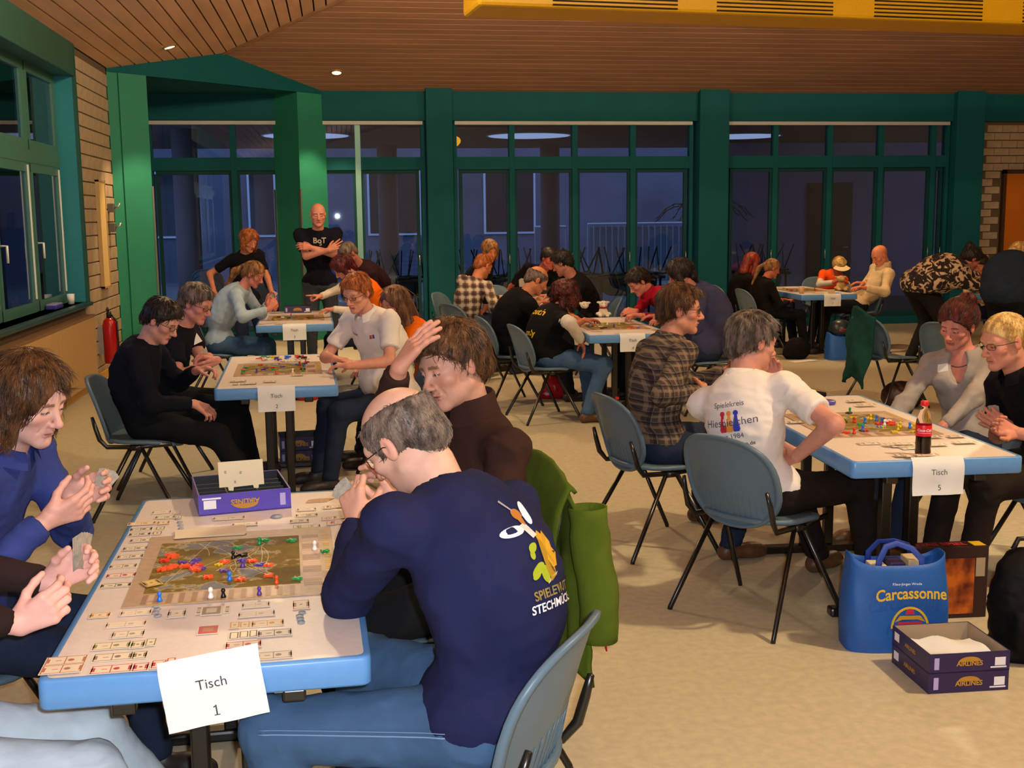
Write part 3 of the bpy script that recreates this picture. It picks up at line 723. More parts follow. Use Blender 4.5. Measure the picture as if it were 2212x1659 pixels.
MB().box(-.56, .56, -.05, -.01, 0, 2.26, bev=.006).build('leaf', OR, d); MB().box(-.60, -.55, -.06, .02, 0, 2.32).box(.55, .60, -.06, .02, 0, 2.32).box(-.60, .60, -.06, .02, 2.26, 2.32).build('frame', mat('dark_door_frame', '3a2412', rough=.5), d)
MB().tube([(-.46, -.05, 1.05), (-.46, -.10, 1.05), (-.34, -.10, 1.05)], .01, 8).build('handle', STEEL, d)
st('wall_right', MB().box(14, 14.3, -5.2, YB+.3, 0, ZT+.2), PLASTER); st('wall_rear', MB().box(-3, 14.2, -5.3, -5, 0, ZT+.2), PLASTER)
# glazed window walls
def window(name, x0, x1, mull, leaf, light_m=()):
    w = empty(name, ((x0+x1)/2, YB, 0), kind='structure'); cx = (x0+x1)/2
    fr = MB(); fr.box(x0-cx, x0-cx+.05, 0, .12, 0, 3.04); fr.box(x1-cx-.05, x1-cx, 0, .12, 0, 3.04); fr.box(x0-cx, x1-cx, .005, .115, 2.364, 2.54); fr.box(x0-cx, x1-cx, .005, .115, 0, .12); fr.build('frame', GREEN, w)
    MB().box(x0-cx+.02, x1-cx-.02, -.035, .03, 2.983, 3.035, bev=.006).build('blind_rail', RAIL, w)
    for mx in mull: MB().box(mx-cx-.04, mx-cx+.04, .0, .12, .12, 3.0, bev=.005).build('mullion', GREEN if mx not in light_m else mat('pale_green_metal', '6f9a90', rough=.35, metal=.3), w)
    xs = [x0+.05]+list(mull)+[x1-.05]
    for a, b in zip(xs[:-1], xs[1:]):
        for (z0, z1) in ((.12, 2.364), (2.54, 3.0)): MB().box(a-cx, b-cx, .055, .065, z0, z1).build('pane', GLASS, w)
        f = MB(); t = .045; f.box(a-cx+.03, a-cx+.03+t, .03, .09, .12, 2.364); f.box(b-cx-.03-t, b-cx-.03, .03, .09, .12, 2.364); f.box(a-cx+.03, b-cx-.03, .031, .089, 2.31, 2.364); f.box(a-cx+.03, b-cx-.03, .031, .089, .12, .2); f.build('leaf_frame', mat('dark_green_leaf', '0c3c40', rough=.6, spec=.2), w)
        if leaf: MB().tube([(b-cx-.05, .03, 1.02), (b-cx-.05, -.02, 1.02), (b-cx-.05, -.02, 1.16)], .008, 6).build('handle', STEEL, w)
window('window_1', -2.5, 1.27, (-1.37, -.45, .336), True, (.336,)); window('window_2', 1.68, 5.2, (2.52, 3.44, 4.30), True); window('window_3', 5.70, 9.22, (6.47, 7.32, 8.13, 8.97), True)
# corner portal set across the back left corner
wc = empty('wall_corner', (XL, 14.1, 0), kind='structure'); du = Vector((1, .98, 0)).normalized(); dn = Vector((-du.y, du.x, 0)); Lp = 3.43
def dp(t, e, z): p = du*t+dn*e; return (p.x, p.y, z)
def slab(t0, t1, e0, e1, z0, z1): return [dp(t, e, z) for t in (t0, t1) for e in (e0, e1) for z in (z0, z1)]
BF = [(0, 1, 3, 2), (4, 6, 7, 5), (0, 4, 5, 1), (2, 3, 7, 6), (0, 2, 6, 4), (1, 5, 7, 3)]
for (a, b) in ((0, .14),): MB().add(slab(a, b, .0, .5, 0, 3.4), BF).build('pillar', GREEN2, wc)
MB().add(slab(.14, .52, -.02, .5, 0, 3.39), BF).build('pillar', GREEN2, wc); MB().add(slab(2.92, Lp, 0, .5, 0, 3.39), BF).build('pillar', GREEN2, wc)
def ctop(t, e):
    p = du*t+dn*e; x, y = XL+p.x, 14.1+p.y; return HE+SL*min(x-XL, YB-y)
hv = []; ts = [0, .4, .85, 1.3, 1.72, 2.1, 2.6, 3.0, Lp]
for e in (0, .5):
    hv.append([dp(t, e, 3.39) for t in ts]); hv.append([dp(t, e, max(ctop(t, e), 3.40)+.03) for t in ts])
MB().add([(0, 0, 3.385), (2.45, 2.4, 3.385), (2.45, 2.41, 3.385), (0, 2.41, 3.385)], [(0, 1, 2, 3)]).add([(0, .0, 3.40), (2.45, 2.4, 3.40), (2.45, 2.41, 3.40), (0, 2.41, 3.40)], [(0, 3, 2, 1)]).build('soffit', GREEN, wc)
HV = np.array(hv); mb = MB(); mb.grid(HV[[0, 1]], smooth=False); mb.grid(HV[[2, 3]], smooth=False); mb.grid(HV[[0, 2]], smooth=False); mb.build('header', GREEN, wc)
for t, e in ((.52, -.02), (2.92, 0), (2.92, .5)): MB().add(slab(t-.012, t+.012, e-.014, e+.02, .1, 2.1), BF).build('corner_guard', STEEL, wc)
# left window
w = empty('window_4', (XL, 9, 0), kind='structure'); GR3 = mat('grey_green_sash', '3f6a5c', rough=.4, var=.05); TEAL = mat('teal_reveal_paint', '1f7a88', rough=.5, var=.06)
y0, y1 = -3.4, 3.25
MB().box(-.26, 0, y1-.02, y1+.02, .88, HE).box(-.26, .0, y0-.02, y0, .88, HE).build('reveal', TEAL, w)
MB().box(-.30, .06, y0, y1+.05, .84, .88, bev=.006).build('sill', mat('dark_sill', '24403c', rough=.35), w)
MB().box(-.26, .03, y0, y1+.02, 3.12, HE+.02, bev=.008).box(-.02, .03, y1, y1+.06, .88, HE).build('head_casing', mat('dark_green_casing', '1d4a40', rough=.5), w)
ms = [3.23, 2.05, .85, -.35, -1.55, -2.75]
for i, my in enumerate(ms): MB().box(-.25, -.17, my-.045, my+.045, .88, 3.12, bev=.006).build('mullion', GR3, w)
MB().box(-.25, -.16, y0, y1, 2.22, 2.34, bev=.006).build('transom', GR3, w)
for a, b in zip(ms[1:], ms[:-1]):
    for (z0, z1) in ((.88, 2.22), (2.34, 3.12)):
        s_ = MB(); a2, b2 = a+.045, b-.045; s_.box(-.215, -.165, a2, a2+.07, z0, z1); s_.box(-.215, -.165, b2-.07, b2, z0, z1); s_.box(-.214, -.166, a2, b2, z0, z0+.09); s_.box(-.214, -.166, a2, b2, z1-.08, z1); o = s_.build('sash', GR3, w)
        MB().box(-.195, -.187, a2+.07, b2-.07, z0+.09, z1-.08).build('pane', GLASS, o)
    MB().tube([(-.16, a+.09, 1.5), (-.11, a+.09, 1.5), (-.11, a+.09, 1.36)], .011, 6).build('handle', WHITE, w)
    MB().box(-.163, -.150, b-.10, b-.085, 1.0, 2.2).build('espagnolette_rod', WHITE, w)
# painted panel along the wall under the sill
pc = empty('radiator_cover', (XL, 9, 0), 0, 'long tan painted radiator cover panel below the left window', 'panel')
TAN = mat('tan_painted_board', 'b08c58', rough=.6, var=.05)
for k in range(4): MB().box(.02, .11, 3.08-1.5*(k+1)+.004, 3.08-1.5*k, .10, .745, bev=.006).build('panel', TAN, pc)
MB().box(.0, .115, -3, 3.09, .745, .765).build('top_rail', mat('brown_rail', '7a5c40', rough=.5), pc)
for k in range(5): MB().box(.05, .08, 3.0-1.45*k, 3.04-1.45*k, 0, .10).build('foot', BLACK, pc)
st('baseboard_left', MB().box(XL-.01, XL+.03, -5, 12.0, 0, .08).box(XL, XL+.03, 12.2, 14.1, 0, .08), mat('ochre_skirting', 'c08a20', rough=.5))
# duct along the slope with three louvre fields
YEL = mat('yellow_duct_paint', 'd8a408', rough=.45, var=.03)
duct = empty('ventilation_duct', (1.24, 9.9, 3.45), .10, 'long yellow ventilation duct with slotted air grilles under the ceiling', 'duct')
MB().box(0, 7.6, 0, .62, 0, .55, bev=.03).build('casing', YEL, duct)
SLOT = mat('duct_slot', '2a1604', rough=.8)
for g0 in (.65, 2.16, 3.72, 5.3, 6.7):
    g = MB(); 
    for k in range(6): g.box(g0, g0+1.14, -.004, .02, .02+k*.034, .034+k*.034)
    g.build('air_grille', SLOT, duct)
for x in (.8, 4.2, 7.2): MB().tube([(x, .3, .54), (x, .3, 1.55)], .008, 6).build('hanger', STEEL, duct)
# recessed downlights
LAMP = mat('lamp_glow', 'ffd9a0', emit=14); RING = mat('lamp_ring', 'c8a070', rough=.3, metal=.7)
lights = [(-1.80, 13.84, 'left', 'downlight in the left ceiling slope before the corner portal'), (.075, 15.84, 'back', 'downlight in the ceiling just above the right portal pillar'), (1.84, 13.97, 'back', 'downlight at the left end of the yellow duct'),
          (5.80, 14.13, 'back', 'downlight under the yellow duct between its second and third grilles')]
for (x, y, sd, lab) in lights:
    z = HE+SL*min(x-XL, YB-y); dl = empty('downlight', (x, y, z), 0, lab+', glowing warm white', 'ceiling light')
    nrm = Vector((SL, 0, -1)) if sd == 'left' else Vector((0, -SL, -1)); R_ = nrm.normalized().to_track_quat('Z', 'Y').to_matrix().to_4x4()
    MB().lathe([(.085, -.01), (.085, .008), (.062, .014), (.058, .004)], seg=20, caps=False, M=R_).build('trim_ring', RING, dl)
    MB().lathe([(.001, .010), (.058, .010), (.058, .0)], seg=20, M=R_).build('lamp', LAMP, dl)
    l = bpy.data.lights.new('downlight_beam', 'SPOT'); l.energy = 300; l.color = (1, .66, .34); l.spot_size = 1.15; l.spot_blend = .35; l.shadow_soft_size = .04
    lo = bpy.data.objects.new('downlight_beam', l); COL.objects.link(lo); lo.location = (x, y, z-.05)
# ------------------------------------------------------------------ terrace behind the glass
OUTG = mat('terrace_paving', '5a5c62', rough=.8, var=.15, scale=3); CANO = mat('canopy_concrete', '6a5a58', rough=.9, var=.1, scale=3); LIL = mat('lilac_render', '8a84a0', rough=.9, var=.08, scale=2); OUTW = mat('outdoor_white_metal', 'c8d8e8', rough=.4)
st('floor_terrace', MB().box(-12, 22, 17.25, 45, -.12, -.02), OUTG)
can = bmesh.new(); o = None
hcs = [(-.46, 20.6), (3.46, 20.62), (7.45, 20.8), (-4.4, 20.6)]; hr = .74
mb = MB().box(-9, 18, 17, 24.4, 3.12, 3.35)
hr = .74; cz0 = 3.12
cn = mb.build('terrace_canopy', CANO, kind='structure')
for i, (cx, cy) in enumerate([(-.46, 20.6), (3.46, 20.62), (7.45, 20.8), (-4.4, 20.6)]):
    dk_ = empty('round_lamp', (cx, cy, 3.12), 0, ['round pale terrace ceiling lamp seen beside the bald standing man', 'round pale terrace ceiling lamp in the left part of the middle window', 'round pale terrace ceiling lamp at the left of the right window', 'round terrace ceiling lamp furthest to the left'][i], 'ceiling light')
    MB().lathe([(.001, -.02), (.60, -.02), (.72, -.012), (.74, .0)], seg=40).build('diffuser', mat('opal_diffuser', 'a8b0d4', emit=1.15), dk_); MB().lathe([(.74, -.01), (.77, -.01), (.77, .0)], seg=40, caps=False).build('rim', OUTW, dk_)
for i, (x, y) in enumerate(((-2.35, 19.2), (1.05, 23.4), (4.35, 23.4))):
    t = MB().lathe([(.2, 0), (.2, cz0)], (0, 0, 0), 20).build('concrete_column', mat('terrace_column', '7a6a74', rough=.8), None, label=['round terrace column left of the portal glass', 'round terrace column behind the first green column', 'round terrace column seen through the middle window'][i], cat='column'); t.location = (x, y, 0)
st('wall_neighbour', MB().box(7.6, 16, 22.4, 22.7, -.1, 3.1), LIL); st('wall_far', MB().box(-12, 20, 33, 33.3, -.1, 3.75), mat('far_render', '5c6478', rough=.9, var=.25, scale=.6))
dd = empty('door_2', (9.95, 22.4, 0), kind='structure'); MB().box(-.48, .48, -.04, 0, 0, 2.3, bev=.006).build('leaf', mat('dark_steel_door', '1c1a14', rough=.5), dd); MB().tube([(.38, -.04, 1.0), (.38, -.09, 1.0), (.26, -.09, 1.0)], .012, 6).build('handle', STEEL, dd)
for i in range(5):
    x0 = -9+i*3.3; ww = empty('window_%d' % (i+5), (x0, 33, 0), kind='structure'); MB().box(0, 1.5, -.06, -.0, 1.2, 3.0).build('frame', OUTW, ww); MB().box(.06, .72, -.07, -.02, 1.26, 2.94).box(.78, 1.44, -.07, -.02, 1.26, 2.94).build('pane', mat('dark_far_pane', '202838', rough=.1), ww)
for i, (x0, x1, y, z) in enumerate(((4.4, 5.1, 25.5, 1.45), (5.6, 9.0, 25.5, 1.5))):
    r_ = empty('terrace_railing', (x0, y, 0), 0, ['short white railing outside the middle window, left part', 'long pale railing with light infill outside the middle window'][i], 'railing')
    MB().tube([(0, 0, z), (x1-x0, 0, z)], .03, 8).tube([(0, 0, .12), (x1-x0, 0, .12)], .02, 6).build('rail', OUTW, r_)
    n = int((x1-x0)/.14)
    for k in range(n+1): MB().box(k*(x1-x0)/n-.012, k*(x1-x0)/n+.012, -.012, .012, .12, z).build('baluster', OUTW, r_)
    if i: MB().box(.05, x1-x0-.05, .03, .04, .2, z-.06).build('infill_panel', mat('pale_infill', '9ab4c8', rough=.5), r_)
pt = empty('potted_palm', (6.6, 20.2, 0), 0, 'brown potted palm on the terrace behind the right part of the middle window', 'plant')
POT = mat('brown_pot', '6a4a34', rough=.7, var=.15); LEAF = mat('palm_leaf', '2c4a30', rough=.5)
MB().lathe([(.16, 0), (.22, .25), (.24, .55), (.20, .62), (.23, .66), (.19, .66), (.18, .58)], seg=20).build('pot', POT, pt)
MB().tube([(0, 0, .6), (.03, 0, .9), (.0, .02, 1.25), (.03, 0, 1.5)], [.05, .045, .04, .03], 8).build('trunk', mat('palm_trunk', '4a3826', rough=.9, bump=.6, bscale=30), pt)
for k in range(14):
    a = k*2.4; l = MB(); ln = .75+.2*math.sin(k); sp_ = []
    for j in range(7):
        t = j/6; rr = ln*t; sp_.append(np.array([math.cos(a)*rr, math.sin(a)*rr, 1.5+.45*math.sin(t*2.2)-.25*t*t+(k % 3)*.05]))
    l.tube(sp_, .008, 4)
    for j in range(1, 7):
        for sg in (-1, 1):
            p = sp_[j]; sd_ = np.array([-math.sin(a), math.cos(a), 0])*sg; e_ = p+sd_*.16*(1-.1*j)+np.array([math.cos(a), math.sin(a), 0])*.08+np.array([0, 0, -.06]); o_ = np.array([math.cos(a), math.sin(a), 0])*.018
            l.add([p-o_, p+o_, e_], [(0, 1, 2)])
    l.build('frond', LEAF, pt)
gl = empty('globe_lamp', (1.95, 19.0, 2.92), 0, 'orange glowing round lamp under the terrace canopy beside the first green column', 'lamp')
MB().lathe([(.001, -.09), (.06, -.075), (.10, -.03), (.11, .01), (.09, .05), (.04, .08), (.02, .085)], seg=18).build('globe', mat('orange_globe', 'ffa020', emit=1.6), gl); MB().tube([(0, 0, .08), (0, 0, .18)], .015, 8).build('stem', BLACK, gl)
# ------------------------------------------------------------------ chairs
CH_B = mat('blue_chair_plastic', '566b79', rough=.38, var=.04, scale=5, spec=.35, bump=.03, bscale=120); LEGM = mat('black_steel_tube', '17130f', rough=.28, spec=.6)
def shell(cx, rx, rz, z0, lean, wrap, y0, th, flat=False, seed=0, drop=0):
    """oval moulded panel with a rolled rim; flat=True lays it down as a seat"""
    n, m_ = 40, 9; rows = []; 
    def pt(r, a, off):
        c, s = math.cos(a), math.sin(a); e = 2/2.6; x = rx*r*math.copysign(abs(c)**e, c); v = rz*r*math.copysign(abs(s)**e, s)
        if not flat:
            if v < 0: x *= 1-.12*(v/rz)**2
            y = y0-(v+rz)*lean+wrap*(x/rx)**2+off; return (x, y, z0+v)
        y = y0+v; z = z0+wrap*(x/rx)**2-.018*max(v/rz, 0)**2*1.6+.02*max(-v/rz, 0)**2+off; return (x, y, z)
    rs = [0, .3, .55, .75, .88, .95, 1.0]
    A = [[pt(r, 2*PI*k/n, 0) for k in range(n)] for r in rs]
    sg = -1 if not flat else -1
    A.append([pt(1.035, 2*PI*k/n, sg*th*.8) for k in range(n)]); A.append([pt(1.02, 2*PI*k/n, sg*th*2.2) for k in range(n)]); A.append([pt(.965, 2*PI*k/n, sg*th*2.3) for k in range(n)]); A.append([pt(.945, 2*PI*k/n, sg*th*1.2) for k in range(n)])
    A += [[pt(r, 2*PI*k/n, sg*th) for k in range(n)] for r in (.88, .7, .4, 0)]
    return np.array(A)
def make_chair():
    r = empty('chair', (0, 0, 0)); A = shell(0, .235, .195, .612, .30, .055, -.165, .010)
    b = MB().grid(A, wrap=True).build('backrest', CH_B, r)
    g = MB()
    for k in range(-6, 7):
        x = k*.026; zt = .58-.0016*k*k; pts = []
        for z in np.linspace(.455+.0012*k*k, zt, 5): pts.append((x, -.165-(z-.612+.195)*.30+.055*(x/.235)**2-.0108, z))
        g.tube(pts, .0014, 4)
    g.build('rib', CH_B, b)
    MB().grid(shell(0, .225, .215, .448, 0, .012, .015, .010, flat=True), wrap=True).build('seat', CH_B, r)
    for sx in (-1, 1):
        MB().tube([(sx*.205, -.03, .415), (sx*.272, -.245, .012), (sx*.273, -.248, 0)], .0125, 8, flat=.8).build('leg', LEGM, r)
        MB().tube([(sx*.205, .03, .415), (sx*.272, .235, .012), (sx*.273, .238, 0)], .0125, 8, flat=.8).build('leg', LEGM, r)
        MB().tube([(sx*.205, .20, .432), (sx*.207, .0, .420), (sx*.212, -.16, .425), (sx*.222, -.195, .47), (sx*.222, -.215, .54), (sx*.214, -.232, .60)], [.012, .013, .013, .014, .013, .009], 8, flat=.7).build('bracket', LEGM, r)
    MB().tube([(-.205, 0, .418), (.205, 0, .418)], .010, 8).tube([(-.205, -.03, .418), (-.205, .03, .418)], .02, 8).tube([(.205, -.03, .418), (.205, .03, .418)], .02, 8).build('cross_bar', LEGM, r)
    return r
chair0 = make_chair(); chair0['category'] = 'chair'; used = [0]
def chair(x, y, yaw, label, group=None, z=0, flip=False):
    r = chair0 if not used[0] else copy_tree(chair0); used[0] = 1
    r.location = (x, y, z); r.rotation_euler = (PI if flip else 0, 0, yaw-PI/2 if not flip else yaw-PI/2); r['label'] = label
    if group: r['group'] = group
    return r
# ------------------------------------------------------------------ tables
TOPM = mat('pale_laminate', 'ddd0c6', rough=.38, var=.04, scale=60); EDGE = mat('blue_table_edge', '5a8fc8', rough=.35, var=.03)
PAPER = mat('white_paper', 'dcdcd8', rough=.8, bump=.3, bscale=14); INK = mat('grey_ink', '3c3c42', rough=.8)
TW, TL, TH = .70, 1.60, .74
def table(fl, yaw, num, label):
    t = empty('table', (fl[0], fl[1], 0), yaw, label, 'table')
    MB().box(.008, TW-.008, .008, TL-.008, TH-.055, TH, bev=.006).build('tabletop', TOPM, t)
    e = MB(); w = .012; 
    bm = bmesh.new(); 
    pts = []
    for (cx, cy, a0) in ((TW-.02, TL-.02, 0), (.02, TL-.02, 90), (.02, .02, 180), (TW-.02, .02, 270)):
        for k in range(5): a = math.radians(a0+k*22.5); pts.append((cx+.02*math.cos(a), cy+.02*math.sin(a)))
    n = len(pts); rows = []
    for (off, z) in ((-.016, TH+.0005), (-.003, TH+.001), (0, TH-.005), (0, TH-.060), (-.004, TH-.066), (-.016, TH-.066)):
        rows.append([(TW/2+(p[0]-TW/2)*(1+off*2/TW), TL/2+(p[1]-TL/2)*(1+off*2/TL), z) for p in pts])
    e.grid(np.array(rows), wrap=True).build('edge_band', EDGE, t); bm.free()
    for y in (.34, TL-.34):
        for x in (TW/2-.06, TW/2+.06): MB().box(x-.0225, x+.0225, y-.0225, y+.0225, .04, TH-.075, bev=.006).build('post', LEGM, t)
        MB().box(.06, TW-.06, y-.03, y+.03, 0, .04, bev=.01).build('foot_bar', LEGM, t); MB().box(.08, TW-.08, y-.03, y+.03, TH-.08, TH-.055).build('cross_arm', LEGM, t)
    for x in (.17, TW-.17): MB().box(x-.025, x+.025, .012, .05, TH-.095, TH-.066, bev=.005).build('clip', LEGM, t)
    return t
def tfr(t):
    a = t.rotation_euler[2]; return (lambda x, y, z=TH: np.array([t.location[0]+x*math.cos(a)-y*math.sin(a), t.location[1]+x*math.sin(a)+y*math.cos(a), z])), a
def sign(t, u, num, label, tilt=0, w=.21, h=.148, drop=0, wav=.004):
    """sheet taped to the front edge of a table"""
    P, a = tfr(t); s = empty('table_sign', P(u, -.006, TH-.002), a+0, label, 'sign')
    n = 12; R = Matrix.Rotation(tilt, 4, 'Y'); rows = []
    for i in range(n+1):
        v = i/n; z = .012-v*h+drop; y = -.002-.010*v*v-(wav*math.sin(v*5) if v > .2 else 0); y += (0.02*max(.12-v, 0)/.12 if v < .12 else 0)
        rows.append([tuple((R @ Vector(((j/n-.5)*w, y+wav*.7*math.sin(j*.9+v*4)*v, z)))) for j in range(n+1)])
    MB().grid(np.array(rows)).build('sheet', PAPER, s)
    for (txt, zz) in (('Tisch', -.045), (str(num), -.105)):
        v, f = text_mesh(txt, .031); vv = [tuple(R @ Vector((p[0], -.0042-.010*((.012-zz-p[1])/h)**2-wav*1.9, zz+p[1]+drop))) for p in v]
        mb = MB().add(vv, f)
        if txt == '1':
            for q4 in ([(-.006, .0085), (-.0035, .0105), (.001, .0105), (-.0045, .0065)], [(-.006, -.0105), (.0065, -.0105), (.0065, -.0085), (-.006, -.0085)]): mb.add([tuple(R @ Vector((a_, -.0046-.010*((.012-zz-b_)/h)**2-wav*1.9, zz+b_+drop))) for a_, b_ in q4], [(0, 1, 2, 3)])
        mb.build('lettering', INK, s)
    return s
T1 = table((-.653, 2.414), .024, 1, 'table one, nearest at the lower left, pale top with bright blue edge')
T2 = table((-.716, 6.624), .032, 2, 'table two behind table one, pale top with blue edge, map game laid out')
T3 = table((-.748, 10.58), .02, 3, 'far left table at the foot of the portal pillar, blue edge')
T4 = table((1.982, 8.99), -.01, 4, 'middle table with plush animals on it, pale top and grey blue edge')
T5 = table((1.943, 4.096), -.045, 5, 'table five at the right with the cola bottle standing on it')
T6 = table((1.80, 12.35), 0, 6, 'table at the back centre mostly hidden behind the bald man in black')
T7 = table((5.40, 12.86), .0, 7, 'far right table in front of the right window with a white sign')
T8 = table((7.35, 10.9), .0, 8, 'table at the far right edge behind the bending people')
sign(T1, .355, 1, 'large white paper sign reading Tisch 1, crumpled and hanging askew', tilt=-.14, wav=.003, w=.214, h=.150, drop=.022)
sign(T2, .348, 2, 'white paper sign reading Tisch 2 on the table behind table one'); sign(T3, .345, 3, 'small white paper sign on the far left table'); sign(T4, .36, 4, 'white paper sign on the middle table behind the plaid shirt')
sign(T5, .345, 5, 'cream paper sign reading Tisch 5 below the cola bottle'); sign(T7, .38, 7, 'small white paper sign on the far right table')
# ------------------------------------------------------------------ game material
def boardmat(name, seed):
    m = bpy.data.materials.new(name); m.use_nodes = True; nt = m.node_tree; n = nt.nodes; L = nt.links; b = n['Principled BSDF']; b.inputs['Roughness'].default_value = .6; b.inputs['Specular IOR Level'].default_value = .2
    tc = n.new('ShaderNodeTexCoord'); nz = n.new('ShaderNodeTexNoise'); nz.inputs['Scale'].default_value = 5.5; nz.inputs['Detail'].default_value = 6; nz.inputs['Roughness'].default_value = .62
    mp = n.new('ShaderNodeMapping'); mp.inputs['Location'].default_value = (seed, seed*.7, 0); L.new(tc.outputs['Object'], mp.inputs[0]); L.new(mp.outputs[0], nz.inputs[0])
    sx = n.new('ShaderNodeSeparateXYZ'); L.new(tc.outputs['Object'], sx.inputs[0])
    v = mathn(n, L, 'ADD', nz.outputs[0], mathn(n, L, 'MULTIPLY', sx.outputs[0], .16)); cr = n.new('ShaderNodeValToRGB'); L.new(v, cr.inputs[0])
    e = cr.color_ramp.elements; e[0].position = .48; e[0].color = lin('74777c'); e[1].position = .51; e[1].color = lin('846c2c')
    x = e.new(.495); x.color = lin('b4a474'); x = e.new(.54); x.color = lin('6c5612'); x = e.new(.66); x.color = lin('7e6818'); x = e.new(.78); x.color = lin('8c6c24')
    n2 = n.new('ShaderNodeTexNoise'); n2.inputs['Scale'].default_value = 34; L.new(tc.outputs['Object'], n2.inputs[0])
    mx = n.new('ShaderNodeMix'); mx.data_type = 'RGBA'; mx.blend_type = 'OVERLAY'; mx.inputs[0].default_value = .2; L.new(cr.outputs[0], mx.inputs[6]); L.new(n2.outputs[0], mx.inputs[7]); L.new(mx.outputs[2], b.inputs['Base Color']); return m
BOARD = boardmat('printed_map', 2.3); BEDGE = mat('board_border', 'b09478', rough=.4, var=.12, scale=40); BDARK = mat('track_brown', '94705c', rough=.4); BYEL = mat('track_yellow', 'b89418', rough=.4); ROUTE = mat('route_line', 'cfc49c', rough=.5)
def game_board(org, ax, bx, by, label, detail=True, group=None):
    """org near-left corner, ax angle, bx width, by depth"""
    g = empty('game_board', org, ax, label, 'board game', group); z = .003
    MB().box(0, bx, 0, by, 0, z).build('board_leaf', BEDGE, g)
    m0, m1, m2, m3 = .04*by/.35, .11*bx/.6, .045*by/.35, .045*bx/.6
    mp = MB().box(m3, bx-m1, m0*1.3, by-m2, z, z+.0008).build('map', BOARD, g)
    t = MB(); nsq = 26 if detail else 12
    for k in range(nsq):
        x = m3+(bx-m1-m3)*k/nsq; 
        if k % 4 != 3: t.box(x+.002, x+(bx-m1-m3)/nsq-.001, .010, m0*1.1, z, z+.0009, mi=k % 2)
        y = m0+(by-m0-m2)*k/nsq; t.box(bx-m1+.008, bx-m1*.42, y+.001, y+(by-m0-m2)/nsq-.001, z, z+.0009, mi=(k//3) % 2); 
        if k % 3: t.box(bx-m1*.30, bx-m1*.12, y+.002, y+(by-m0-m2)/nsq-.002, z, z+.0009, mi=2)
        if k % 5: t.box(x, x+(bx-m1-m3)/nsq-.002, .003, .007, z, z+.0009, mi=2)
    t.build('scoring_track', [BDARK, mat('track_pale', 'c4a48c', rough=.4), BYEL], g)
    r = random.Random(len(label)); P = [(m3+.03+(bx-m1-m3-.06)*r.random(), m0*1.5+(by-m0-m2-.03)*r.random()) for _ in range(18)]; rt = MB()
    for i in range(24 if detail else 8):
        a, b = r.sample(P, 2); c = ((a[0]+b[0])/2+r.uniform(-.05, .05), (a[1]+b[1])/2+r.uniform(.0, .06)); W_ = .0008
        pts = [((1-t_)**2*a[0]+2*t_*(1-t_)*c[0]+t_*t_*b[0], min(max((1-t_)**2*a[1]+2*t_*(1-t_)*c[1]+t_*t_*b[1], m0*1.35), by-m2*1.05)) for t_ in np.linspace(0, 1, 9)]
        V = []; 
        for j, p in enumerate(pts):
            q_ = pts[min(j+1, 8)]; o_ = pts[max(j-1, 0)]; dx, dy = q_[0]-o_[0], q_[1]-o_[1]; l = math.hypot(dx, dy)+1e-9; V += [(p[0]-dy/l*W_, p[1]+dx/l*W_, z+.0012), (p[0]+dy/l*W_, p[1]-dx/l*W_, z+.0012)]
        rt.add(V, [(2*j, 2*j+1, 2*j+3, 2*j+2) for j in range(8)])
    rt.build('route_lines', ROUTE, g); return g
TOK = {k: mat('token_'+k, c, rough=.35) for k, c in dict(red='e03020', orange='f05020', green='18a050', blue='2a78e0', purple='5a3a98', white='f0ece4', black='201418', yellow='e0c010', brown='5a4030', silver='9aa0a8').items()}
tokmesh = {}
def token(kind, col, p, rz, label, group, sc=1.):
    key = (kind, col)
    if key not in tokmesh:
        mb = MB()
        if kind == 'pawn': mb.lathe([(.0058, 0), (.0058, .003), (.0040, .007), (.0030, .011), (.0042, .0125), (.0048, .0155), (.0036, .019), (.001, .0205)], seg=10)
        elif kind == 'plane':
            poly = [(-.0015, -.011), (-.006, -.013), (-.006, -.011), (-.0018, -.006), (-.0022, .0), (-.013, -.004), (-.013, -.001), (-.0022, .006), (-.0012, .012), (.0012, .012), (.0022, .006), (.013, -.001), (.013, -.004), (.0022, 0), (.0018, -.006), (.006, -.011), (.006, -.013), (.0015, -.011)]
            mb.prism(poly[::-1], 0, .005)
        elif kind == 'coin': mb.lathe([(.008, 0), (.0086, .0006), (.0086, .0014), (.008, .002)], seg=14)
        else: mb.box(-.005, .005, -.005, .005, 0, .009, bev=.001)
        o = mb.build(dict(pawn='game_pawn', plane='plane_token', coin='coin', cube='game_cube')[kind], TOK[col]); tokmesh[key] = o.data
    else: o = bpy.data.objects.new(dict(pawn='game_pawn', plane='plane_token', coin='coin', cube='game_cube')[kind], tokmesh[key]); COL.objects.link(o)
    o.location = tuple(float(v) for v in p); o.rotation_euler = (0, 0, rz); o.scale = (sc,)*3; o['label'] = label; o['category'] = 'game piece'; o['group'] = group; return o
CREAM = mat('card_face', 'e6d8bc', rough=.45); CP = {k: mat('card_print_'+k, c, rough=.45) for k, c in dict(brown='8a7458', red='c03848', orange='d09030', grey='a89c90', olive='90885a', rust='b07050', dark='5c4c40', pale='c8b4a4').items()}
cardmesh = {}; cardn = [0]
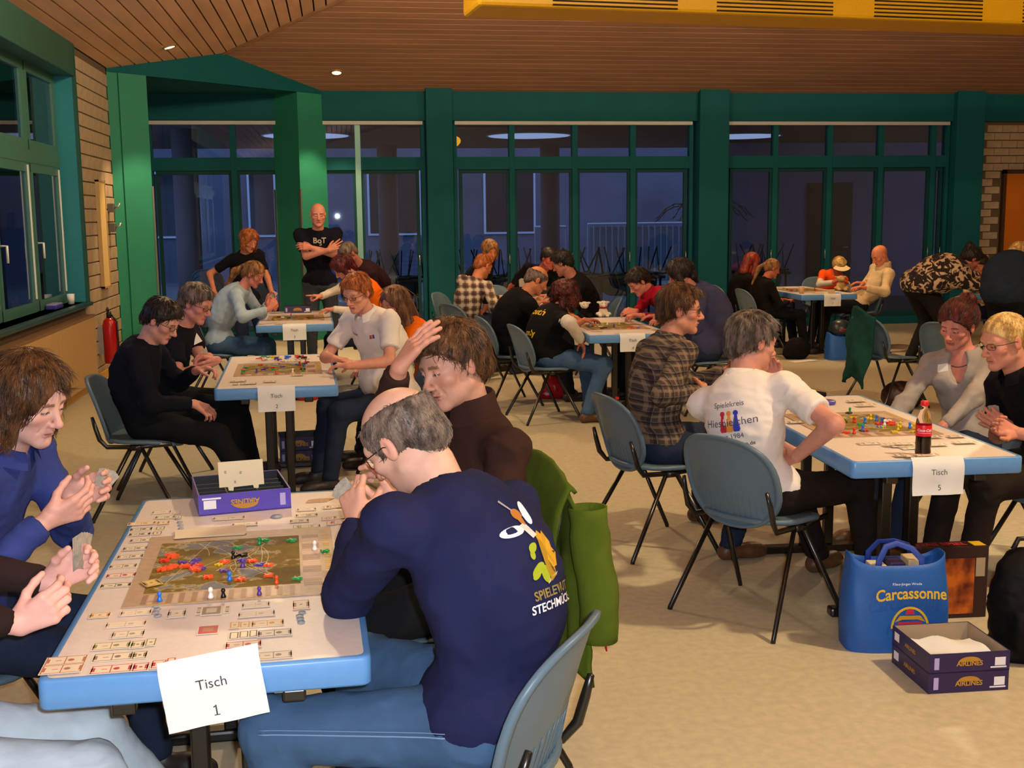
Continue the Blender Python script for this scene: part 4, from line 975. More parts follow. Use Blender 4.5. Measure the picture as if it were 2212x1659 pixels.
def card(kind, w, l, p, rz, label, group, part=1., rx=0):
    """share card: cream stock with a printed border, medallion and end crest"""
    key = (kind, round(w, 3), round(l, 3))
    if key not in cardmesh:
        mb = MB(); mb.box(-l/2, l/2, -w/2, w/2, 0, .0009); z0, z1 = .0009, .00125; b = .0027; i = .0022
        def pr(x0, x1, y0, y1): mb.box(x0, x1, y0, y1, z0, z1, mi=1)
        if kind in ('deck', 'redback'):
            pr(-l/2+.003, l/2-.003, -w/2+.003, w/2-.003); mb.box(-l*.25, l*.25, -w*.25, w*.25, z1, z1+.0003, mi=2 if kind == 'deck' else 2)
        else:
            pr(-l/2+i, l/2-i, -w/2+i, -w/2+i+b*.7); pr(-l/2+i, l/2-i, w/2-i-b*.7, w/2-i); pr(-l/2+i, -l/2+i+b, -w/2+i, w/2-i); pr(l/2-i-b, l/2-i, -w/2+i, w/2-i)
            if l > .03: pr(-l/2+i, -l/2+i+.008, -w*.22, w*.22); pr(l/2-i-.007, l/2-i, -w*.25, w*.25)
            if l > .06: mb.lathe([(.007, z0), (.007, z1)], (l*.12, 0, 0), 8, mi=2); pr(-.012-l*.1, -l*.1, -.0012, .0012); pr(-.002, .0, -w/2+.004, w/2-.004)
            elif l > .025: mb.lathe([(.004, z0), (.004, z1)], (0, 0, 0), 8, mi=2)
        base = CREAM if kind != 'yellow' else mat('yellow_card', 'd8b860', rough=.5)
        mb.sm = [False]*len(mb.sm)
        cm = dict(deck='brown', redback='red', yellow='brown').get(kind, kind)
        o = mb.build('share_card', [base, CP[cm], CP['rust' if kind == 'redback' else 'pale' if kind == 'deck' else cm if cm != 'red' else 'red']]); cardmesh[key] = o.data
    else: o = bpy.data.objects.new('share_card', cardmesh[key]); COL.objects.link(o)
    cardn[0] += 1; o.location = (float(p[0]), float(p[1]), float(p[2])+.0003*(cardn[0] % 7)); o.rotation_euler = (0, rx, rz); o['label'] = label; o['category'] = 'card'
    if group: o['group'] = group
    return o
# ------------------------------------------------------------------ people
D = math.radians
JEAN = cloth('blue_denim', '3d5878', bump=.5); JEANL = cloth('light_denim', 'b0c0ca', bump=.5); JEAND = cloth('dark_denim', '222c40'); BLK = cloth('black_trousers', '15161a'); BLKB = cloth('brown_black_trousers', '221b18'); GREYJ = cloth('grey_denim', '3c4046')
HB = ('brown_hair', '6a4526', '3a2414'); HD = ('dark_hair', '2c1e18', '120c0a'); HG = ('greying_hair', '7c6a5c', '42362e'); HR = ('red_hair', '8a2c16', '5a1a10'); HBL = ('blonde_hair', 'd8b470', 'a07a40'); HLB = ('light_brown_hair', '9a6a38', '5c3c20'); HGI = ('ginger_hair', 'b0602a', '7a3c18'); HAU = ('auburn_hair', '5a1c10', '2c0e0a'); HRD = ('dark_red_hair', '641a1c', '380e12')
PP = {}
def seat_chair(p, lab, dy=0., back=.03, group='blue grey stacking chairs'):
    chair(p['hip'][0]-math.cos(dy)*back, p['hip'][1]-math.sin(dy)*back, dy, lab, group)
# table one
NAVY = cloth('navy_sweatshirt', '1f2244', bump=.2)
PP[3] = person('balding man in navy sweatshirt with mosquito emblem, hunched over table one', (.31, 2.54, .54), D(148), PY(872, 950, 2.78), (D(140), D(36), D(-6)), s=1.07, fat=.16, lv=0, skin='d8a890', hair='ring', hairname=HG,
    L=dict(at=(.03, 2.97, .90), dir=(-.1, .55, .8), palm=(.5, .6, -.1), pole=(-.55, -.75, -1.4), curl=.9), R=dict(at=(.14, 3.02, .92), dir=(-.2, .2, .9), palm=(-.6, .5, 0), pole=(.4, .6, -1), curl=.9),
    top=NAVY, bottom=JEAN, glass=True, collar='crew', seed=3, slouch=.10, feet=[(-.12, 2.50, .09), (.0, 3.02, .09)], hem=.21, stubble=.15, chest_yaw=D(132))
BROWN = cloth('brown_fleece', '35221c', bump=.35)
PP[4] = person('grimacing man in a brown zip fleece holding one hand to his forehead', (.34, 3.50, .53), D(190), PY(975, 790, 3.38), (D(212), D(14), D(10)), s=1.0, fat=.08, lv=0, skin='c8947c', hair='mop', hairname=HB,
    R=dict(at=PY(862, 796, 3.22), dir=(.62, .0, .8), palm=(.75, .35, -.5), pole=(-1, -.2, -.8), curl=.22, spread=.6, thumb=.0), L=dict(at=(.17, 3.15, .82), dir=(-.7, .2, .5), palm=(0, .6, -.5), curl=.8),
    top=BROWN, bottom=BLK, collar='zip', seed=4, shoe=SHOEW, feet=[(.05, 3.25, .09), (-.02, 3.62, .09)], mouth=.002, flowside=.5, chest_yaw=D(205))
BLUE = cloth('blue_polo_shirt', '34407c', bump=.25)
PP[1] = person('long-haired young man in a blue polo shirt studying the cards in his hands', (-1.12, 3.42, .53), D(-12), PY(62, 862, 3.28), (D(-24), D(20), D(2)), s=1.0, fat=.05, lv=0, skin='d8a898', hair='bob', hairname=HB,
    L=dict(at=(-.74, 3.20, .955), dir=(.8, -.1, .25), palm=(.1, -.9, .1), pole=(.1, .5, -1), curl=.85), R=dict(at=(-.77, 3.07, .925), dir=(.85, .25, .3), palm=(-.1, .8, .5), pole=(-.3, -.7, -1), curl=.8),
    top=BLUE, bottom=JEAND, collar='polo', seed=11, flowside=.3)
DBR = cloth('dark_brown_jumper', '2c1f1e')
PP[2] = person('person in dark brown jumper and pale jeans at the left edge', (-1.02, 2.58, .53), D(8), (-1.12, 2.60, 1.24), (D(0), D(25), 0), s=1.02, lv=0, skin='e0b0a4', hair='short', hairname=HD,
    L=dict(at=PY(142, 1268, 2.78), dir=(.75, .1, .45), palm=(.3, -.9, 0), pole=(-.2, .3, -1), curl=.95), R=dict(at=PY(108, 1368, 2.66), dir=(.85, .1, .42), palm=(.15, .9, .2), pole=(-.3, -.6, -1), curl=1.0),
    top=DBR, bottom=JEANL, seed=12, feet=[(-.42, 2.95, .09), (-.44, 2.48, .09)])
# table two
PP[5] = person('dark-haired man with glasses in a black sweater, left of table two', (-1.12, 6.86, .53), D(-6), PY(350, 692, 6.82), (D(-18), D(32), 0), s=1.0, fat=.12, lv=1, skin='c89080', hair='short', hairname=HD, glass=True,
    L=dict(at=PY(425, 800, 6.95), dir=(.9, -.2, .1), palm=(.2, -.3, -.9), curl=.9, spread=.5), R=dict(at=PY(418, 872, 6.72), dir=(.85, -.1, -.45), palm=(.1, .4, -.8), curl=.7), top=cloth('black_sweater', '12141e'), bottom=BLK, seed=5, slouch=.08, feet=[(-.60, 7.0, .09), (-.52, 6.70, .09)], shoe=SHOEW)
PP[6] = person('man in a black tee shirt with a name badge at table two', (-1.12, 7.66, .53), D(-5), PY(424, 655, 7.5), (D(-22), D(24), 0), s=1.0, fat=.1, lv=1, skin='c8887a', hair='short', hairname=HG, glass=True,
    L=dict(at=PY(452, 770, 7.35), dir=(-.2, -.7, .1), palm=(-.1, .4, -.8), curl=.9), R=dict(at=PY(470, 778, 7.2), dir=(-.9, .2, .1), palm=(-.1, -.3, -.9), curl=.9), top=cloth('black_tee', '14141e'), sleeve='short', bottom=BLK, seed=6, hipw=1.05)
WPO = cloth('white_polo_shirt', 'e4dcd4', var=.04, bump=.3)
PP[7] = person('short-haired woman in glasses and white polo shirt leaning on table two', (.36, 7.38, .53), D(195), PY(770, 632, 7.16), (D(232), D(22), 0), s=1.0, fat=.22, lv=1, female=True, skin='d4947c', hair='short', hairname=HGI, glass=True,
    L=dict(at=PY(752, 790, 6.92), dir=(-.8, .5, -.05), palm=(0, 0, -1), curl=.4, pole=(.4, -.6, -1)), R=dict(at=PY(722, 775, 7.1), dir=(.8, -.45, -.1), palm=(0, 0, -1), curl=.4, pole=(-.8, .3, -1)), top=WPO, sleeve='short', bottom=JEAND, collar='polo', seed=7, bust=1.1, chest_yaw=D(225))
ORG = cloth('orange_tee', 'e86a10', var=.06)
PP[8] = person('long brown-haired girl in an orange tee over white sleeves, beside the woman in white', (.62, 7.98, .53), D(190), PY(852, 655, 7.86), (D(215), D(20), 0), s=.96, lv=1, female=True, skin='c88870', hair='long', hairname=('long_brown_hair', '7a5236', '4a2c1c'), hl=.26,
    R=dict(at=PY(836, 705, 7.72), dir=(-.1, -.2, .9), palm=(.4, .3, 0), curl=1., pole=(-.8, -.2, -1)), L=dict(at=PY(800, 800, 7.5), dir=(-.9, 0, 0), curl=.6), top=ORG, sleeve='short', bottom=JEAND, seed=8)
# far left table
PP[9] = person('woman with a long ponytail in a pale blue jumper at the far left table', (-1.12, 11.1, .53), D(-4), PY(548, 592, 11.0), (D(-14), D(30), 0), s=1., lv=1, female=True, fat=.15, skin='c07868', hair='pony', hairname=HLB, hl=.30,
    L=dict(at=PY(578, 655, 10.95), dir=(.5, .1, .8), palm=(.4, -.8, 0), curl=.9), R=dict(at=PY(582, 668, 10.7), dir=(.5, .2, .7), palm=(0, .8, 0), curl=.9), top=cloth('pale_blue_jumper', '9aacbc'), bottom=cloth('mid_denim', '34506e'), seed=9, slouch=.08, flowside=.2)
PP[10] = person('ginger-haired youth in a black tee standing behind the ponytailed woman', (-.95, 12.3, .84), D(-60), PY(538, 520, 12.0), (D(-50), D(24), 0), s=.93, lv=1, female=True, skin='c07858', hair='bob', hairname=HGI, stand=True,
    L=dict(at=(-.62, 11.95, .78), dir=(.3, -.3, -.9)), R=dict(at=PY(462, 628, 11.9), dir=(.1, -.2, -1)), top=cloth('black_tee_two', '131318'), sleeve='short', bottom=JEAND, seed=10)
PP[11] = person('bald man in a black tee standing with folded arms by the portal pillar', (-.20, 13.2, .96), D(-82), PY(687, 464, 13.05), (D(-85), D(8), 0), s=1.05, lv=1, fat=.15, skin='d8907a', hair=None, stand=True,
    L=dict(at=PY(672, 535, 12.86), dir=(-.9, .1, .15), palm=(0, .9, -.3), curl=.4, pole=(.9, -.2, -1)), R=dict(at=PY(710, 540, 12.84), dir=(.8, .05, .4), palm=(.1, .9, 0), curl=.2, pole=(-.9, -.2, -1), spread=.8), top=cloth('black_tee_three', '151420'), sleeve='short', bottom=GREYJ, seed=14)
PP[12] = person('dark red-haired woman in orange tee and cream sleeves pointing across a table', (.34, 11.55, .53), D(185), PY(740, 578, 11.3), (D(190), D(42), 0), s=.98, lv=1, female=True, skin='c88870', hair='bob', hairname=HRD,
    R=dict(at=PY(690, 642, 11.1), dir=(-.95, -.1, .1), palm=(0, 0, -1), curl=.3, point=True, pole=(0, 0, -1)), L=dict(at=PY(720, 668, 11.0), dir=(-1, 0, 0), curl=.5), top=ORG, sleeve='short', bottom=JEAND, seed=15, slouch=.12)
PP[13] = person('man with close-cropped grey hair bending behind the dark red-haired woman', (.55, 12.5, .80), D(200), PY(752, 548, 12.0), (D(215), D(35), 0), s=.98, lv=2, skin='a86858', hair='crop', hairname=HG, stand=True, top=cloth('maroon_dark_jacket', '2c1820'), bottom=JEAND, seed=16)
# back centre table
CHK = plaid('brown_white_check', '6a5448', [('d8c8b4', 0, .35), ('3a2a28', .5, .28)], 0, 13)
PP[14] = person('man in a brown and cream checked shirt seen from behind at the back centre table', (1.38, 12.0, .53), D(38), PY(1044, 574, 12.0), (D(35), D(25), 0), s=1.0, lv=1, fat=.05, skin='d08058', hair='crop', hairname=HGI,
    R=dict(at=PY(1075, 672, 11.8), dir=(.9, .1, -.1), curl=.4), L=dict(at=(1.8, 12.4, .78), dir=(.8, .3, 0)), top=CHK, bottom=JEAND, seed=17, slouch=.1)
PP[15] = person('blond person beyond the checked shirt at the back centre table', (1.42, 13.5, .53), D(-30), PY(1058, 542, 13.1), (D(-70), D(20), 0), s=.98, lv=2, skin='c87850', hair='bob', hairname=HLB, top=cloth('dark_shirt', '1a1a20'), bottom=JEAND, seed=18)
PP[16] = person('dark-haired man in black leaning in over the back centre table', (2.72, 12.2, .53), D(175), PY(1214, 568, 11.95), (D(150), D(25), 0), s=1.04, lv=1, fat=.15, skin='b87860', hair='short', hairname=HD, top=cloth('black_jumper', '101014'), bottom=BLK, seed=19, L=dict(at=(2.2, 11.9, .80), dir=(-.9, 0, 0)), R=dict(at=(2.3, 12.6, .80), dir=(-.9, 0, 0)))
PP[17] = person('dark-haired person face to face with the man leaning in at the back centre', (2.1, 14.6, .53), D(-90), PY(1186, 558, 13.2), (D(-60), D(20), 0), s=.98, lv=2, skin='b85c4c', hair='short', hairname=HD, top=cloth('black_jumper_two', '121218'), bottom=BLK, seed=20)
# middle table
PP[18] = person('bald man in a black pullover at the left of the middle table', (1.55, 10.3, .53), D(10), PY(1160, 605, 10.25), (D(4), D(30), 0), s=1.02, lv=1, fat=.2, skin='cc8058', hair='ring', hairname=HG, top=cloth('black_pullover', '0f0f12'), bottom=BLK, seed=21, slouch=.1, L=dict(at=(2.02, 10.45, .80), dir=(.9, 0, 0)), R=dict(at=(2.0, 10.1, .80), dir=(.9, 0, 0)))
PP[19] = person('curly-haired woman in a black top with yellow lettering and white sleeve', (1.72, 9.42, .53), D(12), PY(1222, 640, 9.5), (D(35), D(22), 0), s=1.02, lv=1, female=True, fat=.25, skin='b87058', hair='curly', hairname=HAU,
    R=dict(at=PY(1255, 735, 9.15), dir=(.3, 0, -.95), curl=.4, pole=(.1, -.9, -.1)), L=dict(at=(2.1, 9.7, .80), dir=(.9, .2, 0)), top=cloth('black_print_top', '121214'), sleeve='short', bottom=JEAN, seed=22, slouch=.07, shoe=SHOEB, feet=[(2.15, 9.75, .09), (2.0, 9.15, .09)])
PP[20] = person('young man in a red hooded top bowed over the middle table', (3.10, 10.4, .53), D(180), PY(1378, 608, 10.3), (D(190), D(40), 0), s=1., lv=1, skin='c88068', hair='short', hairname=HD, R=dict(at=PY(1372, 678, 10.0), dir=(-.9, 0, .1), curl=.8, palm=(0, .6, -.6)), L=dict(at=PY(1385, 682, 9.8), dir=(-.9, .1, .1), curl=.8), top=cloth('red_hooded_top', '9c1428'), bottom=BLK, seed=23, slouch=.14, collar='zip')
PP[21] = person('dark-haired woman in a slate blue denim jacket at the right of the middle table', (3.12, 9.5, .53), D(172), PY(1468, 592, 9.5), (D(165), D(30), 0), s=1.04, lv=1, female=True, fat=.35, skin='b07060', hair='bob', hairname=HD, top=cloth('slate_denim_jacket', '3a3c5c'), bottom=JEAND, seed=24, slouch=.14, L=dict(at=(2.72, 9.3, .82), dir=(-.9, 0, 0)), R=dict(at=(2.75, 9.7, .82), dir=(-.9, 0, 0)))
# table five
PLD = plaid('dark_plaid_flannel', '4a3e38', [('8c7860', 0, .22), ('c0b09c', .45, .07), ('181820', .62, .26)], D(-20), 19)
PP[22] = person('man with glasses in a dark plaid flannel shirt left of table five', (1.60, 5.62, .53), D(8), PY(1470, 668, 5.66), (D(-14), D(4), 0), s=1.03, fat=.12, lv=0, skin='c8886c', hair='short', hairname=HB, glass=True,
    R=dict(at=PY(1520, 850, 5.40), dir=(.3, .9, 0), palm=(-.8, .3, 0), curl=.5, pole=(-.1, -.6, -1)), L=dict(at=(1.98, 5.62, .90), dir=(.2, -.9, 0), palm=(-.9, 0, 0), curl=.5, pole=(.3, .6, -1)), top=PLD, bottom=JEAND, collar='shirt', seed=25, slouch=.04, feet=[(1.95, 6.0, .09), (1.88, 5.28, .09)], shoe=SHOEB, chest_yaw=D(10))
PP[23] = person('man in white polo shirt with three coloured figures on the back', (1.76, 4.55, .53), D(32), PY(1626, 738, 4.66), (D(12), D(12), D(-4)), s=1.02, lv=0, fat=.02, skin='c88c78', hair='short', hairname=HG,
    R=dict(at=PY(1722, 985, 4.42), dir=(-.2, .9, -.2), palm=(-.9, 0, 0), curl=.7, pole=(.25, -.5, -1)), L=dict(at=PY(1672, 832, 4.92), dir=(-.1, -.1, 1), palm=(-.5, -.6, 0), curl=.5, pole=(.7, .2, -1)), top=WPO, sleeve='short', bottom=BLKB, collar='polo', seed=26, slouch=.06, chest_yaw=D(46), shoe=SHOEB, shrug=(-.025, -.01), feet=[(2.22, 5.02, .09), (2.30, 4.62, .10)], hem=.15)
GRY = cloth('grey_vneck_top', '9c948c', bump=.2)
PP[24] = person('woman with red-brown hair tied up in a grey v-neck top at table five', (3.18, 5.36, .53), D(186), PY(2068, 702, 5.36), (D(212), D(20), D(-6)), s=1.0, lv=0, female=True, skin='cc8470', hair='bun', hairname=HAU,
    R=dict(at=PY(1905, 960, 5.36), dir=(-.6, -.5, -.4), palm=(0, .3, -1), curl=.5, pole=(-.6, .6, -.6)), L=dict(at=PY(1985, 985, 5.0), dir=(-.9, .1, -.3), palm=(0, .3, -1), curl=.5, pole=(.8, -.9, -.6)), top=GRY, bottom=JEAND, collar='v', seed=27, bust=1.25, slouch=.03, shoe=SHOEB, chest_yaw=D(222))
PP[25] = person('man with cropped blond hair and rimless glasses in a black shirt at the right edge', (3.20, 4.68, .53), D(182), PY(2168, 736, 4.74), (D(187), D(14), 0), s=1.02, lv=0, fat=.08, skin='cc8c74', hair='crop', hairname=HBL, glass=True,
    R=dict(at=PY(2178, 920, 4.80), dir=(-.85, -.1, .4), palm=(.1, .8, .3), curl=.85, pole=(.2, .3, -1)), L=dict(at=PY(2196, 935, 4.58), dir=(-.9, .1, .35), palm=(.1, -.8, .2), curl=.8, pole=(.3, -.5, -1)), top=cloth('black_shirt_right', '121014'), bottom=BLKB, collar='shirt', seed=28, sleeve='short', slouch=.06)
# far right table
PP[26] = person('red-haired woman in black, back turned, at the far right table', (5.02, 14.0, .53), D(0), PY(1625, 566, 13.9), (D(20), D(15), 0), s=1., lv=2, female=True, skin='b86048', hair='long', hairname=HR, hl=.10, top=cloth('black_top_far', '14100f'), bottom=BLK, seed=29, fat=.1)
PP[27] = person('woman with golden ponytail in black at the far right table', (5.06, 13.2, .53), D(5), PY(1668, 580, 13.2), (D(0), D(20), 0), s=.98, lv=2, female=True, skin='b86848', hair='pony', hairname=HLB, top=cloth('black_top_far', '14100f'), bottom=BLK, seed=30, hl=.22)
PP[28] = person('woman in an orange tee and pale sun visor at the far right table', (6.62, 15.0, .53), D(-95), PY(1812, 574, 14.8), (D(-95), D(35), 0), s=.98, lv=1, female=True, skin='b05c40', hair='short', hairname=HBL, top=cloth('orange_tee_bright', 'f05414'), sleeve='short', bottom=JEAND, seed=31, R=dict(at=PY(1800, 610, 14.5), dir=(.5, -.3, .4), palm=(.7, 0, 0)), L=dict(at=PY(1830, 612, 14.5), dir=(-.5, -.3, .4), palm=(-.7, 0, 0)))
PP[29] = person('bald man in a cream jumper at the right of the far right table', (6.50, 13.75, .53), D(180), PY(1900, 552, 13.65), (D(188), D(28), 0), s=1.06, lv=1, fat=.15, skin='d48460', hair=None, top=cloth('cream_jumper', 'd0b890'), bottom=BLK, seed=32, collar='zip', R=dict(at=PY(1865, 612, 13.7), dir=(-.9, 0, .1)), L=dict(at=PY(1868, 622, 13.3), dir=(-.9, 0, .1)), shape=dict())
FLO = bpy.data.materials.new('floral_blouse'); FLO.use_nodes = True
def _flo():
    nt = FLO.node_tree; n = nt.nodes; L = nt.links; b = n['Principled BSDF']; b.inputs['Roughness'].default_value = .9; tc = n.new('ShaderNodeTexCoord'); nz = n.new('ShaderNodeTexNoise'); nz.inputs['Scale'].default_value = 14; nz.inputs['Detail'].default_value = 3; nz.inputs['Distortion'].default_value = 1.2
    cr = n.new('ShaderNodeValToRGB'); cr.color_ramp.elements[0].position = .50; cr.color_ramp.elements[0].color = lin('1c1010'); cr.color_ramp.elements[1].position = .55; cr.color_ramp.elements[1].color = lin('c8a884')
    L.new(tc.outputs['Object'], nz.inputs[0]); L.new(nz.outputs[0], cr.inputs[0]); L.new(cr.outputs[0], b.inputs['Base Color'])
_flo()
PP[30] = person('person in a black and cream floral blouse bending far over a table', (6.42, 12.0, .88), D(8), PY(2098, 560, 11.8), (D(0), D(40), 0), s=1.08, lv=1, female=True, fat=.55, skin='a86050', hair='bun', hairname=HD, stand=True, top=FLO, sleeve='34', bottom=cloth('charcoal_trousers', '1e1c1c'), seed=33, slouch=.10, hem=.10, L=dict(at=(7.45, 12.1, .82), dir=(.8, 0, -.3)), R=dict(at=(7.40, 11.7, .82), dir=(.8, 0, -.3)))
PP[31] = person('person in a cream top half hidden behind the floral blouse', (7.75, 12.75, .53), D(190), PY(2118, 572, 12.6), (D(200), D(30), 0), s=1., lv=2, female=True, skin='b87050', hair='short', hairname=HD, top=cloth('cream_top', 'c8b488'), bottom=JEAND, seed=34)
PP[32] = person('blonde person in a navy jumper bending at the right edge', (6.42, 10.3, .88), D(35), PY(2202, 552, 10.6), (D(40), D(50), 0), s=1.06, lv=1, female=True, fat=.55, skin='b87050', hair='long', hairname=HBL, hl=.04, stand=True, top=cloth('navy_jumper_right', '1e2836'), bottom=BLK, seed=35, slouch=.08, L=dict(at=(7.4, 11.1, .82), dir=(.4, .8, -.3)), R=dict(at=(7.7, 10.9, .82), dir=(.4, .8, -.3)))
# the chairs they sit on
for k, dy, lab in ((3, 150, 'bright blue chair under the balding man in navy, nearest the camera'), (4, 190, 'chair under the man in brown fleece with a green jacket on it'), (1, -12, 'chair under the young man in the blue polo'), (2, 8, 'blue chair whose seat edge shows at the lower left corner'),
    (5, -4, 'chair under the man in the black sweater, left of table two'), (6, -5, 'chair under the man with the name badge'), (7, 195, 'chair under the woman in the white polo'), (8, 190, 'chair under the long-haired girl in orange'), (9, -4, 'chair under the woman with the ponytail at the far left table'),
    (12, 185, 'chair under the dark red-haired woman'), (14, 30, 'pale chair behind the brown checked shirt'), (16, 175, 'chair under the man leaning in at the back centre table'), (18, 8, 'chair under the bald man in the black pullover'), (19, 10, 'chair under the curly-haired woman'), (20, 180, 'chair under the young man in red'),
    (21, 172, 'chair under the woman in slate blue denim'), (22, 12, 'chair under the man in the dark plaid shirt'), (23, 32, 'grey blue chair under the man in the white polo, back towards the camera'), (24, 186, 'chair under the woman in the grey v-neck'), (25, 182, 'chair under the blond man at the right edge'),
    (26, 0, 'chair under the red-haired woman at the far right table'), (27, 5, 'chair under the woman with the golden ponytail'), (28, -92, 'chair under the woman in the sun visor'), (29, 180, 'chair under the bald man in the cream jumper'), (15, -30, 'chair under the blond person at the back centre table'), (17, -70, 'chair under the dark-haired person at the back centre'), (31, 190, 'chair under the person in the cream top')):
    seat_chair(PP[k], lab, D(dy))
    if k == 3: chair0.location = (.265, 2.51, 0)
chair(4.78, 9.45, D(12), 'empty chair with a green jacket hung over its back', 'blue grey stacking chairs'); chair(5.05, 8.75, D(25), 'empty grey chair behind the woman in the grey v-neck', 'blue grey stacking chairs')
# ------------------------------------------------------------------ prints on clothes
def tm(s, size, dx=0, dy=0, bold=False):
    v, f = text_mesh(s, size, bold); v = v[:, :2]+np.array([dx, dy]); return v, f
def poly(pts): return np.array([(p[0], p[1]) for p in pts]), [tuple(range(len(pts)))]
def ellp(cx, cy, rx, ry, rot_=0, n=18):
    r = []
    for k in range(n):
        a = 2*PI*k/n; x, y = rx*math.cos(a), ry*math.sin(a); r.append((cx+x*math.cos(rot_)-y*math.sin(rot_), cy+x*math.sin(rot_)+y*math.cos(rot_)))
    return poly(r)
WINK = mat('white_print', 'e8e8ec', rough=.7); GOLD = mat('gold_print', 'c89418', rough=.6); BRP = mat('amber_print', 'a86414', rough=.6); LIME = mat('lime_print', '9aa81c', rough=.7); GREYI = mat('grey_print', '4a4a58', rough=.7); REDP = mat('red_print', 'c02838', rough=.6); BLUP = mat('blue_print', '2a3cb0', rough=.6); ORP = mat('orange_print', 'e09030', rough=.6); YP = mat('yellow_print', 'd8b020', rough=.6)
i3 = PP[3]; rr, uu = i3['right'], i3['up']; nb = -i3['fwd']; 
def bpos(info, a, b): return info['ch']+info['right']*a+info['up']*b-info['fwd']*.02
o3 = bpos(i3, .012, -.03); X3, Y3 = rr+uu*.10, uu-rr*.10
project_print(i3, 'print', [ellp(-.052, .052, .040, .013, .05), ellp(.028, .088, .012, .032, -.25)], o3, X3, Y3, nb, WINK)
project_print(i3, 'print', [poly([(-.020, .062), (.004, .066), (.016, .030), (-.004, .024)])], o3, X3, Y3, nb, mat('pale_print', 'cfc8c0', rough=.7))
project_print(i3, 'print', [ellp(-.004, .090, .017, .015), poly([(-.012, .080), (.008, .082), (.006, .060), (-.006, .058)])], o3, X3, Y3, nb, BRP)
project_print(i3, 'print', [poly([(-.032, .130), (-.024, .134), (-.008, .102), (-.012, .100)]), poly([(.012, .085), (.038, .092), (.038, .089), (.013, .080)])], o3, X3, Y3, nb, mat('grey_feeler_print', '9a94a0', rough=.7))
lobes = [(.010, .030), (.022, .040), (.034, .028), (.046, .036), (.056, .018), (.064, .004), (.056, -.010), (.066, -.026), (.058, -.040), (.050, -.056), (.030, -.058), (.020, -.030)]
project_print(i3, 'print', [poly(lobes)], o3, X3, Y3, nb, GOLD); project_print(i3, 'print', [poly([(.008, .022), (.024, .010), (.042, -.045), (.036, -.078), (.010, -.088), (.002, -.040)])], o3, X3, Y3, nb, mat('ochre_print', 'a8820c', rough=.7), off=.0042)
project_print(i3, 'print', [ellp(-.018, .002, .016, .010, .6), ellp(-.026, -.014, .008, .012), ellp(-.024, -.052, .026, .012, .5), ellp(-.004, -.066, .013, .022), ellp(-.034, -.064, .016, .008, .4)], o3, X3, Y3, nb, LIME)
project_print(i3, 'print', [poly([(-.004, -.092), (.040, -.078), (.044, -.070), (.022, -.074), (-.004, -.084)])], o3, X3, Y3, nb, mat('cream_print', 'd8c890', rough=.7))
project_print(i3, 'print', [tm('SPIELEWUT', .031, .016, -.112, True)], o3, X3, Y3, nb, mat('olive_print', '8a7a3a', rough=.7)); project_print(i3, 'print', [tm('STECHMÜCKE', .029, .016, -.142, True)], o3, X3, Y3, nb, WINK)
i = PP[23]; nb = -i['fwd']; o = bpos(i, -.005, -.035); X, Y = i['right'], i['up']
project_print(i, 'print', [tm('Spielekreis', .032, 0, .075)], o, X, Y, nb, GREYI); project_print(i, 'print', [tm('Hiespielchen', .046, 0, 0)], o, X, Y, nb, GREYI, off=.0045); project_print(i, 'print', [tm('seit 1984', .030, 0, -.060)], o, X, Y, nb, GREYI); project_print(i, 'print', [tm('www.hiespielchen.de', .0215, 0, -.098, True)], o, X, Y, nb, INK)
for dx, m_ in ((-.030, REDP), (0, ORP), (.030, BLUP)):
    project_print(i, 'print', [ellp(dx, .038, .011, .011), poly([(dx-.006, .030), (dx+.006, .030), (dx+.010, .005), (dx+.017, -.030), (dx+.012, -.040), (dx-.012, -.040), (dx-.017, -.030), (dx-.010, .005)])], o, X, Y, nb, m_)
i = PP[11]; project_print(i, 'print', [tm('BoT', .085, 0, .05, True), tm('S', .06, .01, .015, True)], i['ch'], -i['right']*-1 if False else np.cross(np.array([0, 0, 1.]), i['fwd']), i['up'], i['fwd'], mat('cream_lettering', 'b8b0a0', rough=.7))
i = PP[7]; Xf = np.cross(i['up'], i['fwd']); project_print(i, 'print', [tm('TRAINER', .016, -.075, .06, True)], i['ch'], Xf, i['up'], i['fwd'], GREYI)
for dx, m_ in ((.060, REDP), (.070, ORP), (.080, BLUP)): project_print(i, 'print', [ellp(dx, .052, .005, .006), poly([(dx-.005, .048), (dx+.005, .048), (dx+.007, .034), (dx-.007, .034)])], i['ch'], Xf, i['up'], i['fwd'], m_)
i = PP[19]; project_print(i, 'print', [tm('youth', .085, .02, .07, True), tm('only', .075, .04, -.13, True)], i['ch'], i['right'], i['up'], -i['fwd'], YP)
# ------------------------------------------------------------------ undersleeves and arm bands worn over short sleeves
def sleeve_on(info, sx, m, r=.042, lv=.008):
    a, e, w = info['arms'][sx]; F = Field(); F.cap(a+(e-a)*.5, e, r*1.15, r, .02).cap(e, w, r, r*.78, .02); F.cut(w, w-e, w, .05); V, Q = F.mesh(.010); V = wrinkle(V, Q, .006, [(e, .1)], 4, .5); npmesh('undersleeve', V, Q, m, info['root'])
WSL = cloth('white_jersey', 'cfc4b4', var=.05)
for k in (8, 12): sleeve_on(PP[k], -1, WSL); sleeve_on(PP[k], 1, WSL)
sleeve_on(PP[19], 1, WSL, .052); sleeve_on(PP[28], -1, WSL); sleeve_on(PP[28], 1, WSL)
